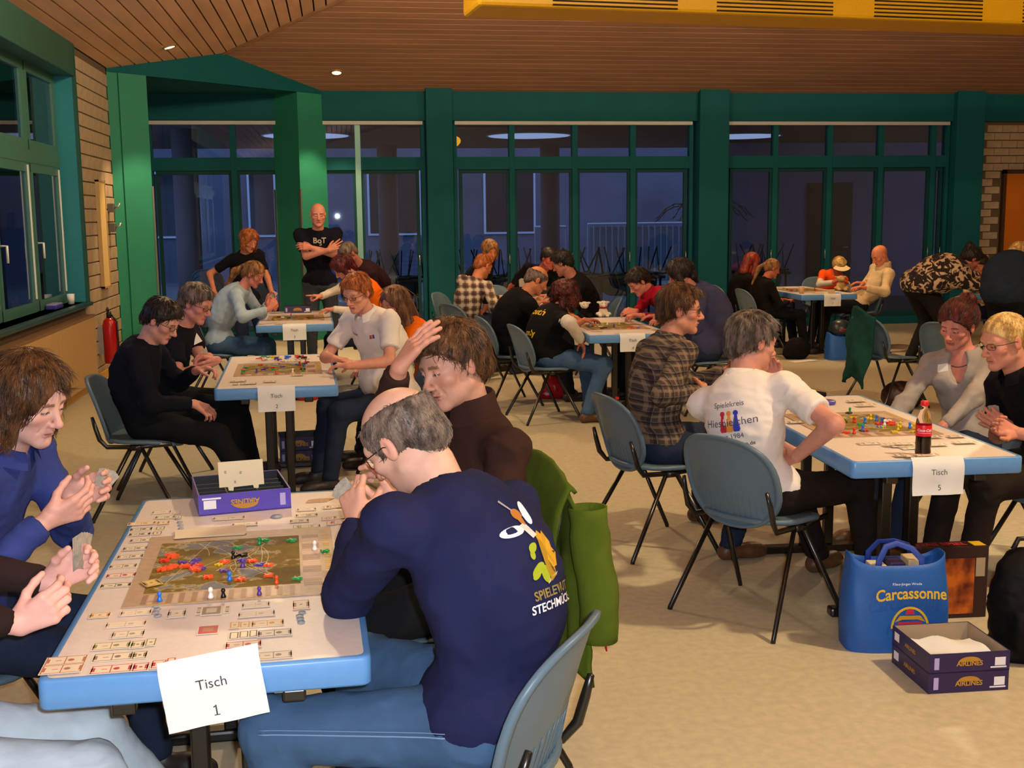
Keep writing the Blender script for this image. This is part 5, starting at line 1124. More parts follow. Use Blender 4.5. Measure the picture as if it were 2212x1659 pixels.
# visor, badges, necklace, watch
i = PP[28]; M, H = i['M'], i['H']
mb = MB(); A = []
for rr_, z in ((.088, .055), (.092, .075)): A.append([H+M @ np.array([rr_*math.sin(a), rr_*1.1*math.cos(a)-.01, z]) for a in np.linspace(-2.2, 2.2, 15)])
mb.grid(np.array(A)); B_ = [[H+M @ np.array([rr_*math.sin(a), rr_*1.15*math.cos(a), z]) for a in np.linspace(-.9, .9, 9)] for rr_, z in ((.09, .057), (.155, .045))]; mb.grid(np.array(B_)); mb.build('visor', cloth('cream_visor', 'd8c8a0'), i['root'])
def badge(info, a, b, w, h, m, rot_=0):
    Xf = np.cross(info['up'], info['fwd']); c, s_ = math.cos(rot_), math.sin(rot_)
    p = [(-w/2, -h/2), (w/2, -h/2), (w/2, h/2), (-w/2, h/2)]; project_print(info, 'badge', [poly([(a+x*c-y*s_, b+x*s_+y*c) for x, y in p])], info['ch'], Xf, info['up'], info['fwd'], m, off=.006)
badge(PP[6], .02, .06, .075, .05, PAPER, .2); badge(PP[24], -.075, .05, .055, .038, PAPER, .1); badge(PP[22], .11, .07, .06, .035, PAPER, -.5)
i = PP[24]; nk = i['N']+i['up']*.015; pts = [nk+i['fwd']*.075*math.cos(a)*1.1-i['up']*(.035+.055*math.cos(a))+i['right']*.070*math.sin(a) for a in np.linspace(0, 2*PI, 28)[:-1]]
MB().tube(pts, .0022, 5, closed=True).build('necklace', mat('dark_beads', '1c1614', rough=.3), i['root'])
def seam(info, sx, lat, m):
    hp, kn, an = info['lg'][sx]; me = info['root']; tr = [c for c in info['root'].children if c.name.startswith('trousers')][0].data; n = len(tr.vertices); co = np.empty(n*3, np.float32); tr.vertices.foreach_get('co', co); co = co.reshape(-1, 3)
    b = BVHTree.FromPolygons([tuple(map(float, c)) for c in co], [tuple(p.vertices) for p in tr.polygons]); pts = []
    for t in np.linspace(.05, 1, 26):
        p = hp+(kn-hp)*t; o_ = Vector((p+lat*.3).tolist()); h_ = b.ray_cast(o_, Vector((-lat).tolist()), .5)
        if h_[0] is not None: pts.append(np.array(h_[0][:])+lat*.001)
    MB().tube(pts, .0022, 5).tube([p+np.array([0, 0, .010]) for p in pts], .0012, 4).build('seam', m, [c for c in info['root'].children if c.name.startswith('trousers')][0])
seam(PP[3], -1, _n(np.array([-.35, -.9, .25])), mat('denim_stitch', '6c88a8', rough=.8)); seam(PP[2], 1, _n(np.array([.1, -.95, .3])), mat('pale_stitch', 'c8d0d4', rough=.8))
# ------------------------------------------------------------------ table one: board, tokens, cards
def Z1(zx, zy): return (200+zx/3.19, 980+zy/3.19)
a_ = PZ(263, 1315, .741); b_ = PZ(735, 1281, .741); c_ = PZ(335, 1162, .741)
ax = math.atan2(b_[1]-a_[1], b_[0]-a_[0]); BX = float(np.hypot(*(b_-a_)[:2])); BY = float((c_-a_)[:2] @ np.array([-math.sin(ax), math.cos(ax)]))
game_board(a_, ax, BX, BY, 'large board with an olive and grey map game laid out on table one')
zt = .745
for i_, (kind, col, x, y, rz, sc) in enumerate([('plane', 'orange', 555, 712, .3, 1.3), ('plane', 'orange', 535, 704, 1.8, 1.3), ('plane', 'red', 490, 742, .9, 1.2), ('plane', 'orange', 630, 780, 2.2, 1.3), ('plane', 'red', 722, 775, .5, 1.2), ('plane', 'orange', 702, 806, 1.2, 1.3), ('plane', 'orange', 690, 792, 2.8, 1.2), ('plane', 'orange', 910, 748, .2, 1.2), ('plane', 'orange', 1095, 745, 1.1, 1.2), ('plane', 'orange', 1210, 770, .4, 1.1), ('plane', 'orange', 1208, 845, 2.4, 1.2), ('plane', 'orange', 790, 855, .8, 1.2), ('plane', 'orange', 1015, 872, 1.7, 1.2), ('pawn', 'orange', 1268, 895, 0, 1.1),
    ('plane', 'purple', 715, 735, .4, 1.1), ('plane', 'purple', 688, 762, 1.4, 1.1), ('plane', 'purple', 742, 797, 2.2, 1.1), ('plane', 'purple', 1028, 738, .4, 1.2), ('pawn', 'purple', 1035, 782, 0, 1.2), ('plane', 'purple', 1146, 770, 2, 1.2), ('plane', 'purple', 903, 812, 1, 1.1), ('pawn', 'purple', 1150, 972, 0, 1.1), ('plane', 'purple', 615, 752, 1, 1), ('plane', 'black', 1020, 705, .7, 1.5), ('pawn', 'black', 970, 722, 0, 1.1), ('pawn', 'black', 902, 990, 0, 1.2),
    ('plane', 'green', 995, 650, .4, 1.1), ('pawn', 'green', 1150, 625, 0, 1.1), ('plane', 'green', 1184, 600, 1, 1.1), ('plane', 'green', 1370, 602, .3, 1.2), ('plane', 'green', 1597, 675, 1, 1.1), ('plane', 'green', 1405, 865, 2, 1.1), ('pawn', 'green', 1690, 806, 0, 1.1), ('pawn', 'blue', 945, 872, 0, 1.2), ('pawn', 'blue', 463, 1015, 0, 1.2), ('pawn', 'white', 1530, 662, 0, 1.35), ('pawn', 'white', 815, 994, 0, 1.4), ('pawn', 'red', 1715, 876, 0, 1.1), ('cube', 'silver', 1722, 800, .3, .8), ('pawn', 'orange', 1698, 788, 0, .9), ('plane', 'orange', 478, 802, .5, 1.2), ('plane', 'orange', 515, 792, .6, 1.3), ('plane', 'orange', 548, 782, .5, 1.3), ('plane', 'yellow', 868, 768, 1.6, .9), ('pawn', 'brown', 1695, 665, 0, .9)]):
    token(kind, col, PZ(*Z1(x, y), zt), rz, '%s %s on the map board of table one' % (col, 'plane token' if kind == 'plane' else 'cube' if kind == 'cube' else 'pawn'), '%s %ss on table one' % (col, kind), sc)
zc = .7412
def C1(kind, x, y, w, l, lab, grp, rz=None, z=zc): 
    return card(kind, w, l, PZ(*Z1(x, y), z), ax if rz is None else rz, lab, grp)
for k, (kind, x, y, l) in enumerate([('pale', 475, 405, .062), ('pale', 580, 405, .026), ('olive', 500, 441, .064), ('olive', 592, 441, .026), ('orange', 340, 485, .085), ('orange', 488, 480, .04), ('dark', 335, 522, .07), ('dark', 468, 515, .03), ('dark', 325, 558, .066), ('dark', 446, 550, .03), ('brown', 335, 600, .066), ('brown', 295, 657, .072), ('brown', 260, 714, .074), ('brown', 210, 777, .076), ('red', 197, 840, .080), ('dark', 160, 910, .080)]):
    C1(kind, x, y, .036, l, '%s-bordered share card in the column left of the board on table one' % kind, '%s cards left of the board' % kind)
for k, (kind, x, y, l) in enumerate([('grey', 245, 1247, .076), ('olive', 132, 1328, .084), ('olive', 312, 1320, .033), ('olive', 402, 1306, .026), ('brown', 140, 1402, .086), ('brown', 326, 1390, .034), ('red', 130, 1487, .088), ('red', 332, 1474, .036), ('red', 456, 1456, .034), ('red', 540, 1440, .022)]):
    C1(kind, x, y, .046, l, '%s-bordered share card in the rows at the near left of table one' % kind, '%s cards near left' % kind)
for k, (kind, x, y, l) in enumerate([('orange', 980, 1187, .026), ('orange', 1050, 1180, .026), ('orange', 1207, 1170, .078), ('dark', 975, 1257, .024), ('dark', 1043, 1250, .024), ('dark', 1108, 1244, .022), ('dark', 1256, 1240, .080), ('red', 1040, 1322, .082), ('brown', 910, 1422, .026), ('brown', 990, 1408, .024), ('brown', 1062, 1396, .022), ('brown', 1250, 1392, .082)]):
    C1(kind, x, y, .044, l, '%s-bordered share card in the rows between board and sign on table one' % kind, '%s cards before the board' % kind)
for k, (kind, x, y, l, w) in enumerate([('pale', 1475, 387, .064, .036), ('rust', 1700, 366, .086, .036), ('rust', 1618, 374, .03, .036), ('olive', 1475, 425, .072, .036), ('rust', 1740, 437, .074, .036), ('rust', 1640, 447, .03, .036), ('rust', 1605, 450, .03, .036), ('brown', 1425, 466, .062, .036), ('red', 1725, 475, .078, .036), ('red', 1640, 484, .03, .036), ('olive', 1490, 502, .074, .036), ('olive', 1410, 505, .03, .036)]):
    C1(kind, x, y, w, l, '%s-bordered share card in the rows at the far right of table one' % kind, '%s cards far right' % kind)
for (kind, x, y, w, l, lab) in (('redback', 797, 1217, .056, .050, 'red-backed card lying alone before the board on table one'), ('deck', 820, 1085, .062, .050, 'brown-backed card deck before the board on table one'), ('grey', 580, 1105, .060, .046, 'pale flowery card left of the brown deck'), ('rust', 1437, 1045, .066, .044, 'rust flowery card right of the brown deck'), ('deck', 733, 1088, .05, .014, 'narrow brown card edge left of the deck'), ('deck', 928, 1075, .05, .014, 'narrow brown card edge right of the deck')):
    C1(kind, x, y, w, l, lab, None)
for (x, y, l) in ((230, 1177, .095), (300, 1098, .075), (1125, 1045, .07), (1130, 1108, .09), (940, 447, .10), (1050, 490, .08)): C1('pale', x, y, .04, l, 'faint pale printed strip on the top of table one', 'faint strips on table one')
for (x, y, l) in ((560, 262, .080),): pass
for (px_, py_, z) in ((143, 1427, .7425), (134, 1446, .744)): card('rust', .05, .088, PZ(px_, py_, z), ax, 'rounded card at the near left corner of table one', 'cards at the near left corner')
card('orange', .036, .05, PZ(216, 1330, .742), ax, 'orange-bordered card by the hands at the left of table one', None)
card('yellow', .055, .045, PZ(327, 1260, .7465), .5, 'plain pale tile lying on the lower left of the map', None)
for (x, y, n_) in ((440, 1085, 5), (1430, 1140, 4), (597, 495, 4)):
    for k in range(n_): token('coin', 'silver', PZ(*Z1(x+rng.uniform(-14, 14), y+(k-n_/2)*22), .7412), 0, 'silver coin in a small loose pile on table one', 'coins on table one', 1.1)
token('coin', 'silver', PZ(*Z1(1270, 436), .7412), 0, 'large silver coin right behind the board on table one', 'large coin', 2.2)
def sheets(p, rz, w, h, lab, n=3):
    s = empty('rule_sheet', p, rz, lab, 'paper')
    for k in range(n): MB().box(-w/2, w/2, -h/2, h/2, k*.0012, k*.0012+.0008, M=Matrix.Rotation(.06*(k-1), 4, 'Z')).build('page', mat('cream_page', 'e4d4b4', rough=.7), s)
sheets(PZ(455, 1150, .7455), ax+.04, .21, .10, 'cream rule sheets over the far edge of the board on table one')
def plaque(name, cat, p, rz, lab, pts, m, th=.0015):
    o = MB().prism(pts, 0, th).build(name, m, None, label=lab, cat=cat); o.location = tuple(p); o.rotation_euler = (0, 0, rz); return o
plaque('map_cutout', 'game piece', PZ(*Z1(1570, 325), .7412), ax, 'crumpled parchment cutout at the far right of table one', [(-.05, -.02), (.02, -.02), (.03, 0), (.05, .025), (.0, .03), (-.04, .02)], mat('parchment', 'c0a078', rough=.7, var=.15, scale=60))
# cards in hands
def fan(p, u, n, cnt, lab, w=.042, h=.068):
    f_ = empty('card_hand', p, 0, lab, 'cards'); u = _n(u); n = _n(n-u*(np.asarray(n) @ u)); r = np.cross(u, n)
    for k in range(cnt):
        a = (k-(cnt-1)/2)*.12; d = u*math.cos(a)+r*math.sin(a); e = np.cross(n, d); q = n*(k*.0015)
        V = [q-e*w/2, q+e*w/2, q+e*w/2+d*h, q-e*w/2+d*h]; V = V+[v+n*.0008 for v in V]
        MB().add(V, [(0, 3, 2, 1), (4, 5, 6, 7), (0, 1, 5, 4), (1, 2, 6, 5), (2, 3, 7, 6), (3, 0, 4, 7)]).build('card', mat('hand_card', 'a8a090', rough=.4, var=.2, scale=80), f_)
def hand_c(k, sx, d=.08): w, u, pm, _ = PP[k]['hands'][sx]; return w+_n(u)*d+_n(pm)*.02
fan(hand_c(1, -1, .09), (.55, .1, .9), (.5, -.8, 0), 4, 'small fan of cards held by the young man in blue', h=.05); fan(hand_c(2, -1, .07), (.15, .1, 1), (.9, -.3, -.1), 5, 'fan of cards held at the left edge of table one', h=.085)
fan(hand_c(3, -1, .05), (-.7, .3, .6), (.3, .8, 0), 4, 'cards held under the chin of the balding man', h=.08); fan(hand_c(6, -1, .05), (-.3, -.3, .8), (.3, -.8, .2), 4, 'cream cards held by the man with the name badge'); fan(hand_c(9, -1, .06), (.5, 0, .8), (0, -1, 0), 3, 'cards held by the woman with the ponytail'); fan(hand_c(25, 1, .06), (-.3, 0, .9), (-.8, -.4, 0), 3, 'cards held by the blond man')
fan(np.array([1.98, 12.1, .95]), (.1, 0, 1), (-.3, -.9, 0), 3, 'white card stack held up at the back centre table', w=.14, h=.08)
# ------------------------------------------------------------------ game boxes
PUR = mat('purple_box_print', '5646b0', rough=.35, var=.12, scale=12); PURD = mat('dark_purple_box', '2e2250', rough=.4, var=.1, scale=12); TRAY = mat('black_tray', '0e0e12', rough=.5); CARDB = mat('cream_card', 'd8cba8', rough=.6); LILP = mat('lilac_print', 'b4a8dc', rough=.6); LIN = mat('box_lining', 'a89478', rough=.8)
def gbox(p, rz, w, d_, h, m, lab, inner=None, flip=True, texts=True, fill=None):
    b = empty('game_box', p, rz, lab, 'box'); t = .004
    if inner is None: MB().box(-w/2, w/2, 0, d_, 0, h, bev=.002).build('lid', m, b)
    else:
        k = MB()
        for (x0, x1, y0, y1) in ((-w/2, w/2, 0, t), (-w/2, w/2, d_-t, d_), (-w/2, -w/2+t, t, d_-t), (w/2-t, w/2, t, d_-t)): k.box(x0, x1, y0, y1, 0, h)
        k.box(-w/2, w/2, 0, d_, 0, t); k.build('tray_wall', m, b); k = MB()
        for (x0, x1, y0, y1) in ((-w/2+t, w/2-t, t, t+.001), (-w/2+t, w/2-t, d_-t-.001, d_-t), (-w/2+t, -w/2+t+.001, t, d_-t), (w/2-t-.001, w/2-t, t, d_-t)): k.box(x0, x1, y0, y1, t, h-.001)
        k.box(-w/2+t, w/2-t, t, d_-t, t, t+.001); k.build('lining', inner, b)
    if texts:
        s = -1 if flip else 1
        F_ = frame_M((0, -.0008, h*.5), (s, 0, 0), (0, 0, s)); F_[1][2] = -1; F_ = Matrix(((s, 0, 0, 0), (0, 0, 1, -.0008), (0, s, 0, h*.5), (0, 0, 0, 1)))
        hh_ = h
        text_on('lettering', 'AIRLINES', hh_*.34, F_ @ Matrix.Translation((0, -hh_*.06, 0)), GOLD, b, True)
        e = MB(); e.add([(F_ @ Vector((.042*math.cos(a), hh_*.04+.26*hh_*math.sin(a), .0)))[:] for a in np.linspace(0, PI, 14)], [tuple(range(14))]); o = e.build('emblem', mat('amber_globe_print', 'b8862a', rough=.6), b)
        text_on('lettering', 'AS', hh_*.3, F_ @ Matrix.Translation((w*.38, 0, .0004)), REDP, b, True)
        MB().add([(F_ @ Vector((w*.38+x, y, .0)))[:] for x, y in ((-.02, -hh_*.22), (.02, -hh_*.22), (.02, hh_*.2), (-.02, hh_*.2))], [(0, 1, 2, 3)]).add([(F_ @ Vector((w*.36+x, y-hh_*.3, .0)))[:] for x, y in ((-.03, -.003), (.03, -.003), (.03, .003), (-.03, .003))], [(0, 1, 2, 3)]).build('logo_patch', WINK, b)
        MB().add([(F_ @ Vector((-w*.40+x, y, .0)))[:] for x, y in ((-.012, -hh_*.3), (.006, -hh_*.3), (.006, hh_*.3), (-.012, hh_*.3))], [(0, 1, 2, 3)]).build('panel_print', LILP, b)
    return b
pb = PZ(531, 1106, .741); bx_ = gbox(pb, .0, .298, .30, .068, PUR, 'open purple game box upside down in print, at the far end of table one', inner=TRAY); bx_.rotation_euler[2] = math.atan2(*(PZ(634, 1096, .741)-PZ(428, 1115, .741))[[1, 0]])
k = MB()
for i_ in range(4): k.box(-.14, .14, .05+.06*i_, .054+.06*i_, .004, .052)
for i_ in (-.05, .05): k.box(i_-.002, i_+.002, .004, .296, .004, .052)
k.build('divider', TRAY, bx_)
k = MB(); poly_ = [(-.073, 0), (-.045, 0), (-.043, -.012), (-.028, -.014), (-.026, -.002), (.038, 0), (.040, -.010), (.055, -.012), (.057, 0), (.075, 0), (.075, .085), (-.073, .085)]
V, F_, = None, None
RM = Matrix(((1, 0, 0, .0), (0, .25, -1, .10), (0, .97, .25, .066), (0, 0, 0, 1))); k.prism(poly_, 0, .002, M=RM); sh = k.build('punched_card_sheet', CARDB, bx_)
for (x, y) in ((-.05, .05), (0, .045), (-.02, .015)): text_on('sheet_print', 'IIII', .010, RM @ Matrix.Translation((x, y, .0026)) @ Matrix.Rotation(PI/2, 4, 'Z'), INK, bx_)
# floor boxes beside table five
q = PZ(2005, 1500, 0); r2 = PZ(2178, 1490, 0); rz = math.atan2(r2[1]-q[1], r2[0]-q[0]); u2 = np.array([math.cos(rz), math.sin(rz), 0]); w_ = float(np.linalg.norm(r2-q)); cen = q+u2*w_/2
d_ = .30; lx = PZ(1925, 1420, 0)
for k_, (lab, z, h_) in enumerate((('lower of two stacked purple game boxes on the floor by table five', 0, .075), ('upper open purple game box with papers inside on the floor by table five', .075, .072))):
    b = gbox((cen[0], cen[1], z), rz, w_, d_, h_, PURD, lab, inner=None if k_ == 0 else LIN, flip=False)
    for s_, (xx) in ((1, -w_/2-.001),):
        Fm = Matrix(((0, 0, -1, xx), (-1, 0, 0, d_*.5), (0, 1, 0, h_*.5), (0, 0, 0, 1))); text_on('lettering', 'AIRLINES', h_*.3, Fm, GOLD, b, True); MB().add([(Fm @ Vector((-.11+x, y+.008, 0)))[:] for x, y in ((-.02, -.02), (.02, -.02), (.02, .012), (-.02, .012))], [(0, 1, 2, 3)]).build('logo_patch', WINK, b)
ps = empty('paper_heap', (cen[0]-math.sin(rz)*.15, cen[1]+math.cos(rz)*.15, .081), rz, 'white crumpled papers lying inside the open purple box', 'paper')
for k_ in range(3):
    rows = [[(x, y, .012+.010*k_+.006*math.sin(x*40+k_)+.008*math.sin(y*30+x*20)) for x in np.linspace(-w_*.42+.01*k_, w_*.40, 10)] for y in np.linspace(-.125, .12-.02*k_, 10)]
    MB().grid(np.array(rows)).build('sheet', PAPER, ps)
# boxes on the floor behind table two, red bag etc.
gbox((-.30, 7.95, 0), .05, .27, .27, .10, PURD, 'purple game box on the floor behind the posts of table two', flip=False); gbox((-.30, 7.97, .10), .1, .27, .27, .09, PURD, 'second purple game box stacked behind the posts of table two', inner=TRAY, flip=False)
tp = PZ(643, 676, .741); gbox(tp, .03, .27, .27, .065, PURD, 'purple game box standing at the back of the far left table', flip=False)
# boards and clutter on the other tables
def dress(t, bo, bw, bd, lab, seed, ntok, ncard, avoid=None, cols=('orange', 'green', 'purple', 'yellow', 'blue', 'white', 'black', 'red')):
    P, a = tfr(t); game_board(P(*bo, TH+.0005), a, bw, bd, 'olive map game board '+lab, detail=False); r = random.Random(seed)
    for i_ in range(ntok):
        x = bo[0]+r.uniform(.04, bw-.08); y = bo[1]+r.uniform(.03, bd-.03); c = r.choice(cols); kd = r.choice(['pawn', 'plane', 'plane']); token(kd, c, P(x, y, TH+.005), r.uniform(0, 6), '%s %s on the board %s' % (c, 'plane token' if kd == 'plane' else 'pawn', lab), '%s %ss %s' % (c, kd, lab), 1.35)
    n = 0
    for row in range(40):
        if n >= ncard: break
        x = r.uniform(.05, TW-.07); y = r.uniform(.04, TL-.06)
        if bo[0]-.03 < x < bo[0]+bw+.03 and bo[1]-.03 < y < bo[1]+bd+.03: continue
        if avoid and avoid(x, y): continue
        kd = r.choice(['brown', 'olive', 'dark', 'rust', 'grey']); nn = r.choice([1, 2, 3])
        for j in range(nn):
            xx = x+j*.042
            if xx > TW-.05: break
            card(kd, .045, .076 if j == nn-1 else .034, P(xx+.02, y, TH+.0012+.0003*n), a+r.uniform(-.05, .05), '%s-bordered share card beside the board %s' % (kd, lab), '%s cards %s' % (kd, lab)); n += 1
dress(T2, (.08, .52, ), .54, .62, 'on table two', 2, 26, 16); dress(T3, (.08, .45), .54, .62, 'on the far left table', 3, 10, 12); dress(T4, (.08, .40), .54, .66, 'on the middle table', 4, 20, 12)
dress(T5, (.09, .48), .52, .60, 'on table five', 5, 44, 48, cols=('yellow', 'orange', 'red', 'green', 'white', 'blue', 'brown', 'yellow')); dress(T6, (.08, .4), .54, .6, 'on the back centre table', 6, 6, 8); dress(T7, (.08, .5), .54, .7, 'on the far right table', 7, 18, 8); dress(T8, (.1, .4), .5, .7, 'on the edge table', 8, 0, 3)
P2_, a2 = tfr(T2)
for (x, y, c) in ((.22, 1.32, 'orange'), (.26, 1.28, 'white'), (.32, 1.36, 'yellow'), (.33, 1.26, 'purple'), (.40, 1.34, 'blue'), (.48, 1.36, 'red'), (.50, 1.31, 'black'), (.24, 1.36, 'green')):
    for k_ in range(6): token('plane' if k_ % 2 else 'cube', c, P2_(x+rng.uniform(-.025, .025), y+rng.uniform(-.02, .02), TH+.002+.003*k_), rng.uniform(0, 6), '%s supply piece heaped behind the board on table two' % c, '%s supply on table two' % c, 1.2)
P5_, a5 = tfr(T5)
for (x, y, c) in ((.05, 1.36, 'red'), (.08, 1.40, 'green'), (.10, 1.34, 'orange'), (.12, 1.38, 'white'), (.17, 1.40, 'yellow')):
    for k_ in range(6): token('plane' if k_ % 2 else 'cube', c, P5_(x+rng.uniform(-.02, .02), y+rng.uniform(-.02, .02), TH+.002+.003*k_), rng.uniform(0, 6), '%s supply piece heaped at the far end of table five' % c, '%s supply on table five' % c, 1.2)
P7_, a7 = tfr(T7)
for k_ in range(8): token('plane', 'blue', P7_(.46+rng.uniform(-.05, .06), .12+rng.uniform(-.04, .04), TH+.002), rng.uniform(0, 6), 'blue token by the sign of the far right table', 'blue tokens on the far right table', 1.4)
c7 = MB().lathe([(.026, 0), (.033, .08), (.031, .08), (.024, .003)], seg=16).build('paper_cup', mat('beige_cup', 'c8a078', rough=.6), None, label='beige cup on the left corner of the far right table', cat='cup'); c7.location = tuple(P7_(.10, .25, TH))
cc = MB().box(-.035, .035, -.02, .02, 0, .055, bev=.003).build('card_box', mat('cream_small_box', 'd8bc8c', rough=.6), None, label='small cream box above the sign of the far right table', cat='box'); cc.location = tuple(P7_(.38, .03, TH))
# ------------------------------------------------------------------ bottles
PET = mat('clear_plastic', 'f4e8e4', rough=.05, trans=1, ior=1.2); COLA = mat('cola', '1c0604', rough=.08, spec=.6); LABR = mat('red_label', 'd81828', rough=.35); CAPR = mat('red_cap', 'd81820', rough=.4)
def bottle(p, lab, rz=0, fill=.118, s=1.):
    b = empty('cola_bottle', p, rz, lab, 'bottle'); b.scale = (s,)*3
    pr = [(.020, 0), (.030, .004), (.0315, .018), (.0295, .034), (.0315, .052), (.0300, .075), (.0315, .118), (.0315, .135), (.0280, .158), (.0185, .185), (.0135, .200), (.0135, .208)]
    MB().lathe(pr, seg=28).build('plastic_shell', PET, b)
    inn = [(r-.0014, z+.0015 if i_ == 0 else z) for i_, (r, z) in enumerate(pr) if z <= fill]+[(.0298, fill)]; MB().lathe(inn, seg=28).build('cola', COLA, b)
    MB().lathe([(.0316, .084), (.0319, .085), (.0319, .128), (.0316, .129)], seg=28, caps=False).build('label_band', LABR, b)
    MB().lathe([(.0150, .207), (.0158, .209), (.0158, .222), (.0145, .226), (.004, .2265)], seg=24).build('cap', CAPR, b)
    v, f = text_mesh('Coca-Cola', .015, True, italic=.3); R_ = .0323; vv = [(R_*math.sin(p_[0]/R_), -R_*math.cos(p_[0]/R_), .109+p_[1]) for p_ in v]; MB().add(vv, f).build('lettering', WINK, b)
    vv = [(R_*math.sin(x/R_), -R_*math.cos(x/R_), z) for z in (.097, .0985) for x in np.linspace(-.03, .03, 9)]; MB().add(vv, [(i_, i_+1, i_+10, i_+9) for i_ in range(8)]).build('label_line', WINK, b); return b
bottle(PZ(1993, 984, .74), 'half-full cola bottle with red label standing on the front of table five', -.35, s=.97); bottle(PZ(1333, 916, 0), 'cola bottle standing on the floor under the middle table', .4, fill=.09, s=1.0)
pcs = MB().tube([(0, 0, .018), (.05, 0, .02), (.12, 0, .02), (.17, 0, .018)], [.012, .019, .019, .012], 10).build('pencil_case', cloth('black_case', '101014'), None, label='black cylindrical pencil case at the far end of table five', cat='case'); pcs.location = tuple(PZ(1716, 862, .742))
tn = MB().lathe([(.034, 0), (.036, .003), (.036, .014), (.034, .017)], seg=22).build('lidded_tin', mat('purple_tin', '4a48a0', rough=.3), None, label='flat purple and blue tin at the far end of table five', cat='tin'); tn.location = tuple(PZ(1787, 872, .742)); tn.scale = (1.15, 1.3, 1)
# ------------------------------------------------------------------ plush animals
def plush(p, rz, lab, bodym, headm, s=1., scarf=None):
    r_ = empty('plush_animal', p, rz, lab, 'plush toy'); s0 = s
    def mk(name, prims, m, parent=r_):
        F = Field()
        for pr in prims: F.ell(np.array(pr[0])*s0, np.array(pr[1])*s0, None, .012*s0)
        V, Q = F.mesh(.006*s0); V = V+vnormals(V, Q)*(vnoise(V*160)*.0022)[:, None]; return npmesh(name, V, Q, m, parent)
    mk('body', [((0, 0, .05), (.045, .04, .05)), ((-.05, -.02, .03), (.03, .02, .018)), ((.05, -.02, .03), (.03, .02, .018)), ((-.035, -.05, .015), (.02, .03, .016)), ((.035, -.05, .015), (.02, .03, .016))], bodym)
    hd_ = mk('head', [((0, -.01, .125), (.042, .038, .036)), ((0, -.045, .118), (.024, .018, .018)), ((-.048, 0, .145), (.020, .008, .013)), ((.048, 0, .145), (.020, .008, .013))], headm)
    for sx in (-1, 1): MB().lathe([(.001, -.005), (.005, 0), (.001, .005)], (sx*.016*s0, -.045*s0, .138*s0), 8).build('eye', BLACK, hd_)
    if scarf: MB().tube([(.036*math.cos(a)*s0, .034*math.sin(a)*s0, .093*s0) for a in np.linspace(0, 2*PI, 14)[:-1]], .010*s0, 6, closed=True).build('scarf', scarf, r_)
PLB = cloth('black_plush', '121012'); PLW = cloth('white_plush', 'd8ccb8'); PLR = cloth('red_felt', 'b01c18'); PLT = cloth('tan_plush', 'c09c68')
plush(PZ(1262, 686, .742), .1, 'black plush animal with a white head on the middle table', PLB, PLW, .95); plush(PZ(1303, 684, .742), -.1, 'white plush animal with a red scarf on the middle table', PLW, PLW, .95, PLR)
plush(PY(1815, 628, 14.35), 0, 'tan plush animal held by the woman in the sun visor', PLT, PLT, 1.25)
# ------------------------------------------------------------------ bags, jackets, things on the floor
def cloth_mesh(name, fn, nu, nv, m, th, label, cat, parent=None, seed=0, amp=.006):
    A = np.array([[fn(u, v) for u in np.linspace(0, 1, nu)] for v in np.linspace(0, 1, nv)], float); P = A.reshape(-1, 3)
    Q = np.array([(i*nu+j, i*nu+j+1, (i+1)*nu+j+1, (i+1)*nu+j) for i in range(nv-1) for j in range(nu-1)]); N = vnormals(P, Q); P = P+N*(vnoise(P*9+seed)*amp+vnoise(P*22+seed)*amp*.5)[:, None]
    n = len(P); V = np.concatenate([P, P-N*th]); bd = [i for i in range(nu)]+[i*nu+nu-1 for i in range(1, nv)]+[(nv-1)*nu+j for j in range(nu-2, -1, -1)]+[i*nu for i in range(nv-2, 0, -1)]
    B = np.array([(bd[i], bd[(i+1) % len(bd)], bd[(i+1) % len(bd)]+n, bd[i]+n) for i in range(len(bd))]); F_ = np.concatenate([Q, Q[:, ::-1]+n, B[:, ::-1]])
    return npmesh(name, V, F_, m, parent, label=label, cat=cat)
BAGB = mat('blue_woven_bag', '1c58a8', rough=.5, var=.08, scale=10, bump=.3, bscale=300); BAGD = mat('blue_bag_strap', '1a3c98', rough=.6)
def bag(p, rz, w, d_, h, lab, full=True):
    b = empty('tote_bag', p, rz, lab, 'bag'); n = 44; rows = []
    for i_ in range(15):
        t = i_/14; z = h*t; row = []
        for k_ in range(n):
            a = 2*PI*k_/n; c, s_ = math.cos(a), math.sin(a); e = .45; x = w/2*math.copysign(abs(c)**e, c)*(1-.03*t+.03*math.sin(t*5+a*2)); y = d_/2*math.copysign(abs(s_)**e, s_)*(1-.35*t*t+.05*math.sin(a*3+t*7)); zz = z+(.02*math.cos(a*2)*t*t)
            row.append((x, y, zz))
        rows.append(row)
    A = np.array(rows); inn = A[::-1].copy(); inn[:, :, :2] *= .975; inn = inn[:12]; MB().grid(np.concatenate([A, inn]), wrap=True).add(A[0], [tuple(range(n))[::-1]]).build('bag_body', BAGB, b)
    for sy in (-1, 1):
        pts = [(-w*.22, sy*d_*.30, h-.06), (-w*.21, sy*d_*.31, h+.0), (-w*.12, sy*d_*.2+.01, h+.045), (0, sy*d_*.1, h+.055), (w*.14, sy*d_*.15, h+.035), (w*.21, sy*d_*.30, h-.0), (w*.22, sy*d_*.30, h-.06)]
        MB().tube(pts, .013, 8, flat=.25).build('strap', BAGD, b)
    return b
B5 = bag((2.13, 4.09, 0), -.12, .40, .20, .36, 'bright blue printed tote bag on the floor by table five')
def sface(x, z, d_): return -(d_/2)*(1-.35*(z/.36)**2)-.004
def bagprint(sh, m, off=0.):
    mb = MB()
    for v, f in sh: mb.add([(p_[0], sface(p_[0], p_[1], .20)-.004-off, p_[1]) for p_ in v], f)
    mb.build('print', m, B5)
